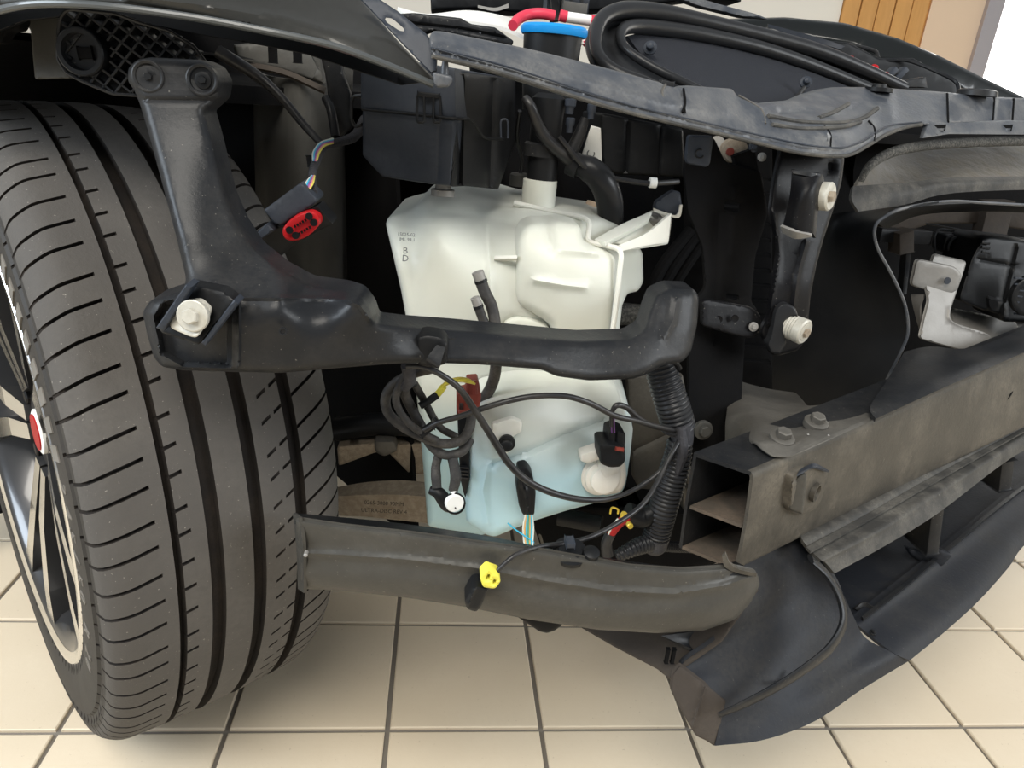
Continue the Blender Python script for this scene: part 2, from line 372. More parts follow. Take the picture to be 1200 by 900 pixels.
def box(name, c, u, v, n_, size, m, parent=None, bev=.002, kind=None):
    """bevelled box from centre, three axes and full sizes"""
    u, v, n_ = [np.array(k, float)/np.linalg.norm(k) for k in (u, v, n_)]; bm = bmesh.new(); bmesh.ops.create_cube(bm, size=1)
    for q in bm.verts: q.co = Vector(u*q.co.x*size[0]+v*q.co.y*size[1]+n_*q.co.z*size[2])
    if bev: bmesh.ops.bevel(bm, geom=bm.edges[:], offset=min(bev, min(size)*.3), segments=2, affect='EDGES', profile=.6)
    V = np.array([q.co[:] for q in bm.verts])+np.array(c); Fc = [[w_.index for w_ in f.verts] for f in bm.faces]; bm.free()
    return link(name, V, Fc, m, parent, 30, kind=kind)
def pbox(name, x0, y0, x1, y1, wpx, Y, depth, m, parent=None, bev=.0015, tilt=0):
    """box whose near face is centred on the segment (x0,y0)-(x1,y1), wpx wide"""
    a, b = P(x0, y0, Y), P(x1, y1, Y+tilt); u = b-a; n_ = np.array([0, 1., 0]); n_ = n_-u*(n_@u)/(u@u); n_ /= np.linalg.norm(n_); v = np.cross(u/np.linalg.norm(u), n_)
    return box(name, (a+b)/2+n_*depth/2, u, v, n_, (np.linalg.norm(u), wpx*Y/FOC, depth), m, parent, bev)
def surf(name, rows, m, parent=None, th=.003, n=5, smooth=50, kind=None):
    """sheet through rows of (px, py, v), smoothed both ways, given thickness"""
    R = np.array([cr(pix(r), n) for r in rows]); R = cr(R.reshape(len(R), -1), n).reshape(-1, R.shape[1], 3)
    a, b = R.shape[:2]; du = np.gradient(R, axis=0); dv = np.gradient(R, axis=1); nr = np.cross(du, dv); nr /= np.maximum(np.linalg.norm(nr, axis=2), 1e-9)[..., None]
    if (nr.mean((0, 1))@(R.mean((0, 1))-ORI)) < 0: nr = -nr
    V = np.concatenate([R.reshape(-1, 3), (R+nr*th).reshape(-1, 3)]); Fc = []; N = a*b
    for i in range(a-1):
        for j in range(b-1):
            q = (i*b+j, i*b+j+1, (i+1)*b+j+1, (i+1)*b+j); Fc += [q, tuple(N+k for k in q[::-1])]
    rim = [(0, j) for j in range(b)]+[(i, b-1) for i in range(1, a)]+[(a-1, j) for j in range(b-2, -1, -1)]+[(i, 0) for i in range(a-2, 0, -1)]
    for k in range(len(rim)):
        p, q = rim[k], rim[(k+1) % len(rim)]; i, j = p[0]*b+p[1], q[0]*b+q[1]; Fc.append((i, j, N+j, N+i))
    return link(name, V, Fc, m, parent, smooth, kind=kind)
def bead(name, pts, ctrl, rpx, m, parent, off=0., k=6, flat=1):
    p = cr(np.array(pts, float), 4); y = tps(ctrl)(p[:, 0], p[:, 1])-off
    return tube(name, [(a, b, c) for (a, b), c in zip(p, y)], rpx, m, parent, 8, 2, flat=flat)
def textv(s, size, ext=.0003):
    cu = bpy.data.curves.new('t', 'FONT'); cu.body = s; cu.size = size; cu.extrude = ext; cu.align_x = 'CENTER'; cu.align_y = 'CENTER'; cu.resolution_u = 2
    o = bpy.data.objects.new('t', cu); me = bpy.data.meshes.new_from_object(o)
    V = np.array([v.co[:] for v in me.vertices]) if len(me.vertices) else np.zeros((0, 3)); Fc = [tuple(p.vertices) for p in me.polygons]
    bpy.data.objects.remove(o); bpy.data.curves.remove(cu); bpy.data.meshes.remove(me); return V, Fc
def print_at(name, s, x, y, Y, hpx, m, parent, ang=0, ctrl=None, yaw=0):
    """flat lettering lying on a surface near (x, y)"""
    c = P(x, y, Y); V, Fc = textv(s, hpx*Y/FOC*1.35); a = math.radians(ang)
    u = RT*math.cos(a)+UP*math.sin(a); v = UP*math.cos(a)-RT*math.sin(a); u = u*math.cos(yaw)+FW*math.sin(yaw)
    n_ = np.cross(u, v); W = c+V[:, :1]*u+V[:, 1:2]*v+V[:, 2:]*n_
    return link(name, W, Fc, m, parent, 0)

# ------------------------------------------------------------ floor, far wall
def make_floor():
    fl = link('floor', [(-7, -3, -.0045), (7, -3, -.0045), (7, 7, -.0045), (-7, 7, -.0045)], [(0, 1, 2, 3)], 'grout', None, 0); fl['kind'] = 'structure'
    ox, oy, s = .1621, .7054, .2; g = .0032
    def tilev(cx, cy, dz=0, tx=0):
        h = s/2-g; b = .0016; V = []
        for hh, z in ((h, -.0045), (h, -b*.7), (h-b, 0)): V += [(-hh, -hh, z), (hh, -hh, z), (hh, hh, z), (-hh, hh, z)]
        F = [(0, 1, 5, 4), (1, 2, 6, 5), (2, 3, 7, 6), (3, 0, 4, 7), (4, 5, 9, 8), (5, 6, 10, 9), (6, 7, 11, 10), (7, 4, 8, 11), (8, 9, 10, 11)]
        return np.array(V)+np.array([cx, cy, dz]), F
    V, F = tilev(0, 0); me = None; far = []
    for j in range(-18, 32):
        for i in range(-34, 34):
            cx, cy = ox+(i+.5)*s, oy+(j+.5)*s
            if -7 <= i < 11 and -3 <= j < 13:
                if me is None:
                    o = link('tile', V+np.array([cx, cy, 0]), F, 'tile', fl, 0); me = o.data; zc = o.location.z
                else:
                    o = bpy.data.objects.new('tile', me); COL.objects.link(o); o.parent = fl
                o.location = (cx-fl.location.x, cy-fl.location.y, zc+rng.uniform(-.0002, .0002)); o.rotation_euler = (rng.uniform(-.0008, .0008), rng.uniform(-.0008, .0008), 0)
            elif -6.8 < cx < 6.8 and -2.8 < cy < 6.8: far.append(tilev(cx, cy))
    V, F = merge(far); link('distant_tiles', V, F, 'tile', fl, 0, kind='stuff')
make_floor()

def make_wheel():
    al = .6528; ax = np.array([math.cos(al), math.sin(al), 0]); u = np.array([math.sin(al), -math.cos(al), 0]); zz = np.array([0, 0, 1.]); C = np.array([-.3847, .8512, .3615]); R0 = .3615
    t = thing('car_wheel', (C[0], C[1], 0), 'large tyre with grooved tread and machined alloy rim standing on the tiles', 'wheel')
    gr = [(-.0524, .0062), (-.0202, .0135), (.0184, .0125), (.061, .0115)]
    def crown(w): return R0-.0035*(abs(w)/.09)**2-.0085*max(0, (abs(w)-.085)/.0207)**2
    ws = set()
    for c, h in gr:
        for k in (-1, 1): ws |= {round(c+k*h/2, 5), round(c+k*(h/2-.0014), 5)}
    cut = [-.0665, -.0655, -.0490, -.0400, -.0392, .034, .0350, .047, .048, .0668, .0678, ]
    ws |= set(cut) | set(np.round(np.linspace(-.1057, .1057, 45), 5))
    side = [(.1090, R0-.018), (.1112, R0-.026), (.1122, R0-.031), (.1108, R0-.034), (.1106, R0-.040), (.1130, R0-.043), (.1138, R0-.052), (.1142, R0-.062), (.1140, R0-.076), (.1128, R0-.086), (.1112, R0-.091), (.1110, R0-.095), (.1100, R0-.100), (.1060, R0-.106), (.100, R0-.110)]
    prof = [(-w, r) for w, r in side[::-1]]+[(w, crown(w)) for w in sorted(x for x in ws if abs(x) <= .1057)]+side
    def shear(w):
        if w < -.0524: return .034*(w+.09)/.05-.20*max(0, -.092-w)**1.0*1.4
        if w < .02: return .034*(w+.09)/.05
        return .0748+.085*(w-.02)/.05
    def sip(w):
        if -.1115 <= w <= -.0662: return .006
        if -.0495 <= w <= -.0397: return .003
        if .0345 <= w <= .0385: return .002
        if .0475 <= w <= .0552: return .0028
        if .0672 <= w <= .1115: return .006
        return 0
    n = 86; pd = 2*np.pi/n; offs = [0, .0012, .0080, .0094, .026, .044, .060]
    V = []; D = []
    for k in range(n):
        jit = .006*math.sin(k*2.4)
        for j, of in enumerate(offs):
            th0 = k*pd+of+jit
            for w, r in prof:
                dd = 0
                for c, h in gr:
                    if abs(w-c) < h/2-.001: dd = .0085
                s = sip(w)
                if s and j in (1, 2) and dd == 0: dd = s*(1 if abs(w) < .1057 else .5)
                th = th0+shear(w) if abs(w) < .112 else th0+shear(math.copysign(.112, w))
                V.append(C+ax*w+(r-dd)*(u*math.cos(th)+zz*math.sin(th))); D.append(dd)
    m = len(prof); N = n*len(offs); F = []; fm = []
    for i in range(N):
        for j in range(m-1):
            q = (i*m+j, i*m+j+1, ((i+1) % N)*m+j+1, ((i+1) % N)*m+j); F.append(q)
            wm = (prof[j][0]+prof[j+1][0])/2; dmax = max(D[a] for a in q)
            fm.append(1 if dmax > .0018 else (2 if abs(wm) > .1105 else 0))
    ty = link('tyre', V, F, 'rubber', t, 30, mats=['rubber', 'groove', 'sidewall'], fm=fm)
    # raised lettering on the outer sidewall
    def onside(a, rr): rad = u*math.cos(a)+zz*math.sin(a); return C-ax*.1142+rr*rad, rad, u*math.sin(a)-zz*math.cos(a)
    for word, a0 in (('245/50', 14), ('R', -15), ('20', -22)):
        W = []
        for i, chh in enumerate(word):
            V2, F2 = textv(chh, .024, .0006); c, rad, tan = onside(math.radians(a0-i*4.1), R0-.066); W.append((c+V2[:, :1]*tan+V2[:, 1:2]*rad-V2[:, 2:]*ax, F2))
        V2, F2 = merge(W); link('lettering', V2, F2, 'letter', ty, 0, kind='stuff')
    for k in range(10):
        c, rad, tan = onside(math.radians(20+k*4.6), R0-.066); box('sidewall_block', c, tan, rad, ax, (.014, .024, .0016), 'letter', ty, .0004)
    rim = link('rim', *lathev(C, ax, [(-.1085, .264), (-.1105, .261), (-.1105, .255), (-.1085, .250), (-.1045, .2465), (-.097, .240), (-.06, .232), (.06, .228), (.10, .245), (.11, .262), (.108, .262), (.06, .236), (-.06, .240), (-.100, .246)], 96, close=False), 'darkalloy', t, 30)
    lathe('rim_lip', C, ax, [(-.1100, .2655), (-.1125, .2635), (-.1125, .2575), (-.1095, .2515)], 'chrome', rim, 96, close=False)
    for k in range(5):
        for s in (-1, 1):
            a0 = math.radians(-100+72*k)
            def pt(r, w, off):
                rad = u*math.cos(a0)+zz*math.sin(a0); tan = -u*math.sin(a0)+zz*math.cos(a0)
                return C+ax*w+rad*r+tan*off
            ri, ro = .05, .249; V = []
            for r, oa, hw, wf in ((ri, .012, .010, -.088), (.12, .020, .012, -.098), (.20, .040, .014, -.105), (ro, .058, .018, -.1075)):
                for dw, o_ in ((0, -hw), (0, hw), (.045, hw*.7), (.045, -hw*.7)): V.append(pt(r, wf+dw, s*oa+o_))
            F = [(i*4+j, i*4+(j+1) % 4, i*4+4+(j+1) % 4, i*4+4+j) for i in range(3) for j in range(4)]+[(0, 1, 2, 3), (12, 13, 14, 15)]
            fm = [0 if (q % 4) == 0 and q < 12 else 1 for q in range(len(F))]
            link('spoke', V, F, 'chrome', rim, 0, mats=['chrome', 'darkalloy'], fm=fm)
    lathe('hub', C, ax, [(-.082, .02), (-.082, .045), (-.076, .065), (-.04, .07)], 'darkalloy', rim, 32)
    cp = lathe('centre_cap', C, ax, [(-.07, .027), (-.0855, .027), (-.087, .024)], 'white', rim, 40)
    cp['label'] = 'red and white centre cap'
    lathe('cap_disc', C, ax, [(-.086, .0215), (-.0885, .0215), (-.0888, .018)], 'red', rim, 40)
    for k in range(5):
        a = math.radians(72*k-64); lathe('wheel_bolt', C+.057*(u*math.cos(a)+zz*math.sin(a)), -ax, [(.070, .010), (.084, .010), (.086, .008)], 'blackm', rim, 6)
    lathe('brake_disc', C, ax, [(-.02, .06), (-.02, .16), (.005, .16), (.005, .06)], 'steel', t, 64)
    return t
make_wheel()

# ------------------------------------------------------------ crash beam and lower bar
BU = np.linspace(-.0, 1.5, 17)
def beam_y(u): return .563+.261*u+.106*u*u
def beam_pt(u, s):
    """front face of the beam: u along, s from top (0) to bottom (1)"""
    return P(880+320*u, 553-141*u, beam_y(u))*(1-s)+P(860+340*u, 668-168*u, beam_y(u)+.009)*s
def make_beam():
    T = np.array([beam_pt(u, 0) for u in BU]); B = np.array([beam_pt(u, 1) for u in BU]); tn, bn = T[0], B[0]
    t = thing('crash_beam', (B[0]+B[-1])/2, 'brown-grey dusty metal bumper beam with open box end, running off to the right', 'beam')
    bk = -FO*.050-LA*.014; th = .0035; nz = np.array([0, 0, 1.])
    def strip(name, rows, off, m, parent=t, sm=50):
        R = np.array(rows); a, b = R.shape[:2]; V = np.r_[R.reshape(-1, 3), R.reshape(-1, 3)+off]; N = a*b; F = []
        for i in range(a-1):
            for j in range(b-1):
                q = (i*b+j, i*b+j+1, (i+1)*b+j+1, (i+1)*b+j); F += [q, tuple(N+k for k in q[::-1])]
        rim = [(0, j) for j in range(b)]+[(i, b-1) for i in range(1, a)]+[(a-1, j) for j in range(b-2, -1, -1)]+[(i, 0) for i in range(a-2, 0, -1)]
        for k in range(len(rim)):
            p, q = rim[k], rim[(k+1) % len(rim)]; F.append((p[0]*b+p[1], q[0]*b+q[1], N+q[0]*b+q[1], N+p[0]*b+p[1]))
        return link(name, V, F, m, parent, sm)
    strip('front_wall', [[beam_pt(u, s)+FO*d for u in BU] for s, d in ((0, .0), (.02, .002), (.06, .0035), (.3, .0045), (.5, .0048), (.7, .0045), (.94, .0035), (.98, .002), (1, .0))], -FO*th, 'beam')
    Mm = T*.48+B*.52
    strip('top_wall', [T, T+bk], -nz*th, 'plastic'); strip('divider', [Mm, Mm+bk], -nz*th, 'rust')
    strip('bottom_wall', [B, B+bk*1.05], nz*th, 'rust'); strip('back_wall', [T+bk, Mm+bk*1.05, B+bk*1.05], -FO*th, 'plastic')
    BY = tps([(880+320*u, 553-141*u, beam_y(u)-.004) for u in (0, .3, .6, 1)]+[(860+340*u, 668-168*u, beam_y(u)+.005) for u in (0, .3, .6, 1)])
    BYf = BY; BY = lambda x, y: float(BYf(np.array([x]), np.array([y]))[0])
    # towing-eye boss and punched holes
    b = relief('towing_boss', [(928, 557), (938, 549), (952, 545), (969, 549), (971, 556), (966, 575), (961, 590), (955, 597), (940, 604), (926, 600), (922, 594)],
       [(938, 575, BY(938, 575)-.016), (968, 555, BY(968, 555)-.013), (960, 595, BY(960, 595)-.013)], .02, 'beam', t, rd=5, rn=4, step=5,
       emb=[([(926, 565), (935, 562), (937, 585), (930, 597), (924, 592)], 3, .0035, 'area')], back=-FO*.9)
    lathe('boss_recess', P(956, 577, BY(956, 577)-.018), FO+np.array([.2, 0, 0]), [(-.004, .0105), (.002, .0105), (.002, .0085), (-.002, .007)], 'beam', b, 28)
    relief('boss_side', [(925, 598), (923, 590), (929, 566), (937, 556), (946, 556), (941, 603)], [(935, 580, BY(935, 580)-.024)], .012, 'bar', b, rd=3, rn=3, step=5)
    surf('torn_lip', [[(934, 556, BY(934, 556)-.022), (952, 548, BY(952, 548)-.024), (972, 552, BY(972, 552)-.022)], [(938, 549, BY(938, 549)-.012), (954, 543, BY(954, 543)-.014), (966, 548, BY(966, 548)-.012)]], 'slate', b, .002)
    for x, y in ((1076, 527), (1184, 464)):
        q = P(x, y, BY(x, y)-.0035); V = [q-LA*.007-nz*.004, q+LA*.008-nz*.001, q+LA*.006+nz*.006, q-LA*.001+nz*.003]
        link('punched_hole', np.r_[V, np.array(V)-FO*.0012], [(0, 1, 2, 3), (7, 6, 5, 4), (0, 4, 5, 1), (1, 5, 6, 2), (2, 6, 7, 3), (3, 7, 4, 0)], 'dark', t, 0)
    return t
make_beam()

def make_lowbar():
    t = thing('lower_corner_bar', P(600, 690, -.36), 'dark grey swaged metal bar curving from the tyre round under the crash beam end', 'bar')
    c = [(350, 650, .535), (350, 692, .545), (480, 665, .512), (620, 690, .498), (740, 700, .494), (820, 700, .497), (888, 680, .520), (860, 735, .51)]
    relief('front_face', [(346, 608), (349, 640), (352, 690), (400, 692), (480, 701), (545, 711), (620, 726), (700, 738), (770, 742), (825, 739), (862, 726), (880, 706), (891, 684), (887, 670), (862, 664), (800, 668), (740, 664), (640, 646), (560, 636), (480, 625), (400, 616)],
        c, .004, 'bar', t, rd=7, rn=5, step=8, seg=7,
        emb=[([(352, 648), (400, 650), (480, 656), (560, 666), (640, 681), (720, 693), (790, 696), (850, 686), (885, 674)], 7, .004),
             ([(352, 672), (480, 680), (620, 706), (740, 720), (830, 718), (875, 692)], 22, .006)])
    surf('top_flange', [[(345, 601, .575), (450, 611, .556), (560, 626, .548), (650, 644, .546), (740, 658, .548), (800, 664, .552), (862, 658, .565)],
        [(345, 605, .556), (450, 616, .536), (560, 631, .526), (650, 648, .524), (740, 662, .524), (800, 667, .526), (870, 662, .54)],
        [(346, 610, .538), (450, 624, .517), (560, 638, .505), (650, 649, .50), (740, 667, .497), (800, 671, .499), (884, 670, .515)]], 'plastic_clean', t, .003)
    surf('end_lip', [[(343, 602, .545), (347, 640, .54), (349, 690, .55)], [(350, 607, .528), (355, 640, .526), (356, 695, .537)]], 'bar', t, .003)
    surf('weld_seam', [[(846, 652, .51), (850, 665, .508), (866, 672, .507), (886, 676, .51)], [(850, 649, .509), (856, 661, .507), (868, 668, .506), (887, 672, .509)]], 'beam', t, .004)
    lathe('dowel', P(300+233/4, 450+800/4, .52), (0, -1, 0), [(-.004, .0018), (.001, .0018), (.002, .001)], 'steel', t, 12)
make_lowbar()

# ------------------------------------------------------------ undertray
def make_tray():
    t = thing('front_undertray', P(1000, 780, -.21), 'large dusty black plastic undertray with stiffening ribs below the crash beam', 'undertray')
    sh = surf('upper_shelf', [
        [(930, 612, -.348), (990, 582, -.348), (1058, 543, -.348), (1128, 506, -.348), (1205, 468, -.348), (1290, 424, -.348)],
        [(940, 632, -.355), (1000, 602, -.355), (1070, 562, -.355), (1140, 525, -.355), (1205, 492, -.355), (1290, 448, -.355)],
        [(950, 645, -.345), (1010, 614, -.345), (1080, 573, -.345), (1150, 533, -.345), (1205, 503, -.345), (1290, 458, -.345)],
        [(962, 656, -.345), (1030, 620, -.345), (1090, 582, -.345), (1160, 538, -.345), (1205, 508, -.345), (1290, 464, -.345)],
        [(968, 660, -.338), (1035, 626, -.338), (1095, 588, -.338), (1162, 543, -.338), (1205, 517, -.338), (1290, 470, -.338)],
        [(978, 672, -.326), (1040, 638, -.326), (1100, 601, -.326), (1165, 551, -.326), (1205, 525, -.326), (1290, 480, -.326)]], 'dustyshelf', t, .004, 4)
    surf('shelf_bead', [[(945, 641, -.351), (1010, 606, -.351), (1080, 566, -.351), (1150, 528, -.351), (1205, 498, -.351), (1290, 452, -.351)], [(950, 646, -.351), (1014, 611, -.351), (1084, 571, -.351), (1153, 532, -.351), (1205, 503, -.351), (1290, 457, -.351)]], 'dustyshelf', sh, .003, 4)
    surf('inner_floor', [
        [(976, 664, -.222), (1036, 630, -.222), (1096, 593, -.222), (1161, 543, -.222), (1205, 517, -.222), (1290, 472, -.222)],
        [(984, 690, -.224), (1045, 652, -.224), (1105, 615, -.224), (1165, 572, -.224), (1205, 545, -.224), (1290, 500, -.224)],
        [(1000, 728, -.228), (1058, 680, -.228), (1112, 638, -.228), (1166, 594, -.228), (1205, 564, -.228), (1290, 517, -.228)]], 'tray', t, .003, 4)
    lip = surf('lip_panel', [
        [(998, 722, -.232), (1056, 676, -.232), (1110, 634, -.232), (1165, 588, -.232), (1205, 558, -.232), (1290, 505, -.232)],
        [(1004, 731, -.232), (1070, 682, -.232), (1120, 640, -.232), (1170, 600, -.232), (1205, 574, -.232), (1290, 521, -.232)],
        [(1015, 741, -.228), (1080, 690, -.225), (1130, 650, -.225), (1175, 615, -.225), (1205, 595, -.225), (1290, 540, -.225)],
        [(1045, 764, -.224), (1105, 718, -.222), (1150, 678, -.222), (1180, 645, -.222), (1205, 618, -.222), (1290, 560, -.222)],
        [(1066, 774, -.212), (1110, 738, -.212), (1148, 703, -.212), (1182, 665, -.212), (1208, 632, -.212), (1290, 570, -.212)]], 'tray', t, .0035, 5)
    surf('lip_edge_rib', [[(1010, 722, -.237), (1060, 682, -.237), (1120, 632, -.237), (1200, 568, -.237), (1290, 510, -.237)], [(1012, 726, -.237), (1063, 686, -.237), (1122, 636, -.237), (1201, 572, -.237), (1290, 514, -.237)]], 'plastic', lip, .003, 4)
    # corner panel to the left of the notch
    surf('corner_panel', [
        [(862, 650, -.345), (885, 645, -.345), (915, 630, -.345), (940, 618, -.345), (955, 610, -.345)],
        [(850, 735, -.30), (885, 705, -.30), (930, 665, -.32), (950, 650, -.33), (962, 652, -.335)],
        [(797, 780, -.262), (870, 745, -.27), (935, 705, -.285), (965, 690, -.295), (985, 690, -.30)],
        [(822, 800, -.25), (885, 780, -.25), (940, 755, -.255), (975, 735, -.26), (1000, 722, -.262)],
        [(848, 822, -.235), (890, 808, -.235), (950, 790, -.23), (990, 770, -.23), (1015, 748, -.232)],
        [(843, 850, -.215), (890, 840, -.215), (950, 822, -.217), (1000, 792, -.22), (1050, 766, -.222)],
        [(838, 874, -.198), (895, 867, -.200), (955, 845, -.202), (1010, 808, -.204), (1066, 774, -.206)]], 'tray', t, .004, 6)
    rb = [(950, 655, -.350), (968, 672, -.335), (984, 700, -.318), (988, 730, -.300), (972, 760, -.283), (940, 786, -.268), (905, 808, -.255), (870, 826, -.243), (842, 838, -.232)]
    tube('bullnose_rib', rb, [12, 16, 18, 19, 17, 15, 14, 12, 8], 'plastic', t, 14, 8, flat=.30)
    relief('side_panel', [(788, 790), (797, 779), (830, 804), (851, 821), (845, 850), (838, 875), (828, 868), (815, 862), (807, 848), (786, 810)],
       [(790, 790, -.258), (850, 822, -.236), (838, 873, -.198)], .004, 'brownp', t, rd=3, rn=3, emb=[([(826, 806), (812, 852)], 2, .002)])
    pl = relief('rear_panel', [(680, 735), (740, 730), (830, 735), (870, 712), (890, 690), (846, 752), (792, 790), (786, 797), (770, 784), (720, 758)],
       [(690, 740, .60), (780, 780, .545), (880, 700, .56)], .004, 'brownp', t, rd=3, rn=2)
    for x in (783, 790): pbox('slot', x+1, 762, x-2, 778, 5, .537, .004, 'dark', pl, .0005)
    surf('corner_gusset', [[(775, 745, .55), (815, 762, .545)], [(830, 738, .56), (812, 755, .56)]], 'plastic', t, .003)
    relief('hanging_tab', [(605, 722), (664, 729), (650, 739), (641, 742), (632, 740)], [(605, 722, .53)], .006, 'blackm', t, rd=3, rn=2)
    for x0, y0, x1, y1 in ((1100, 596, 1093, 650), (1182, 540, 1178, 575)):
        pbox('brace', x0, y0, x1, y1, 19, float(P(x0, y0, -.32)[1]), .05, 'plastic', t, .003)
    tab = relief('screw_tab', [(1060, 640), (1078, 646), (1095, 640), (1117, 650), (1104, 664), (1092, 665), (1080, 660), (1066, 650)], [(1090, 650, -.240), (1066, 645, -.240), (1110, 655, -.240)], .004, 'tray', t, rd=3, rn=3, step=5)
    bolt(1099, 647, float(P(1099, 647, -.243)[1]), 7, 'plastic_clean', tab, (0, -.3, 1), 'screw', hh=.9)
    bolt(1023, 741, float(P(1023, 741, -.234)[1]), 5, 'plastic_clean', t, (0, -.3, 1), 'screw')
    surf('lip_step', [[(1002, 713, -.232), (1012, 706, -.236), (1024, 712, -.236)], [(1006, 716, -.228), (1014, 711, -.232), (1024, 716, -.232)]], 'plastic', t, .003)
    tube('moulded_bead', [(908, 800, -.243), (925, 798, -.24), (934, 786, -.245)], 3, 'tray', t)
make_tray()

# ------------------------------------------------------------ bumper support bracket
def make_bracket():
    t = thing('bumper_support_bracket', P(300, 432, .5), 'big black moulded bracket from the fender down to a long horizontal arm', 'bracket')
    out = [(150, 80), (160, 70), (176, 67), (236, 70), (252, 78), (261, 94), (258, 114), (246, 125), (240, 130), (243, 140), (250, 165), (258, 200), (266, 230), (280, 262), (300, 292), (330, 316), (362, 333), (405, 339), (424, 346), (436, 362), (441, 378),
        (470, 381), (520, 384), (600, 391), (680, 398), (738, 396), (754, 386), (761, 362), (768, 345), (785, 337), (813, 338), (819, 347), (817, 380), (810, 412), (800, 424), (776, 428), (762, 437), (742, 444), (690, 446), (652, 441), (634, 433), (560, 427), (500, 425), (450, 427), (400, 431), (330, 437), (275, 436),
        (215, 434), (190, 430), (180, 418), (172, 390), (167, 366), (176, 352), (196, 345), (216, 339), (218, 325), (206, 275), (192, 222), (177, 166), (164, 122), (157, 105), (150, 96)]
    ctrl = [(160, 80, .600), (250, 90, .605), (160, 115, .597), (245, 118, .600), (215, 200, .572), (190, 190, .575), (235, 280, .545), (215, 310, .535), (280, 318, .540), (350, 337, .535), (400, 341, .535),
        (230, 338, .520), (240, 352, .502), (330, 352, .500), (410, 352, .507), (190, 390, .520), (270, 395, .498), (330, 400, .498), (420, 400, .510), (500, 385, .553), (500, 405, .540), (600, 410, .556), (600, 395, .567), (700, 402, .594), (700, 425, .584), (770, 410, .604), (770, 360, .632), (810, 345, .650), (810, 400, .630)]
    b = relief('bracket_body', out, ctrl, .028, 'plastic', t, rd=11, rh=.009, rn=5, step=8, seg=6,
       emb=[([(192, 352), (272, 350), (272, 432), (215, 430), (188, 415), (180, 370)], 6, -.012, 'area'),
            ([(280, 352), (280, 430)], 3, .003), ([(165, 117), (255, 118)], 4, -.002), ([(793, 350), (789, 375), (778, 395)], 7, .004), ([(500, 392), (530, 396)], 3, .002), ([(232, 349), (340, 349), (405, 351), (422, 358), (434, 375)], 4, .004)])
    for x, y in ((175, 90), (238, 94)):
        r = lathe('bolt_seat', P(x, y, .602), (.0, -1, .1), [(-.006, .0115), (.0035, .0115), (.0040, .0105), (.0030, .0090), (.0005, .0085)], 'plastic', t, 28)
        bolt(x, y, .601, 8.5, 'plastic_clean', t, (0, -1, .1), hr=.5, hh=.5)
    # clip plate with captive nut
    q = relief('clip_plate', [(185, 383), (222, 333), (262, 341), (276, 352), (233, 404), (190, 390)], [(200, 390, .492), (222, 335, .502), (270, 355, .492)], .014, 'plastic_clean', t, rd=3, rn=2, step=5)
    relief('clip_wall', [(183, 384), (218, 333), (225, 336), (192, 388)], [(185, 384, .478), (222, 334, .488)], .016, 'slate', q, rd=2, step=5, seg=4)
    relief('clip_wall', [(236, 402), (274, 351), (279, 356), (241, 405)], [(236, 402, .478), (274, 352, .484)], .016, 'slate', q, rd=2, step=5, seg=4)
    relief('nut_plate', [(200, 373), (212, 353), (235, 350), (248, 362), (243, 377), (231, 396), (222, 394), (199, 384)], [(200, 384, .486), (215, 352, .492), (245, 365, .484)], .003, 'zinc', q, rd=2, rn=5, step=5, seg=4)
    c = P(226, 370, .482); n_ = np.array([-.15, -1, .18]); lathe('washer', c, n_, [(-.002, .0108), (.0012, .0108), (.0018, .0100)], 'zinc', q, 36)
    lathe('hexagon_nut', c, n_, [(0, .0056), (.0055, .0056), (.0065, .0047)], 'zinc', q, 6, smooth=0, rot=.5)
    lathe('moulding_mark', P(332, 388, .4875), (0, -1, 0), [(0, .0030), (.0012, .0030), (.0012, .0020), (.0004, .0018)], 'plastic', t, 20)
    cl = relief('arm_collar', [(487, 395), (500, 391), (518, 394), (526, 402), (524, 426), (505, 431), (489, 427)], [(487, 395, .537), (526, 426, .533), (505, 410, .531)], .02, 'plastic_clean', t, rd=6, rn=5, step=5)
    surf('collar_hook', [[(512, 404, .528), (522, 407, .528)], [(500, 420, .522), (515, 430, .520)], [(501, 428, .53), (512, 432, .53)]], 'plastic', cl, .004)
make_bracket()

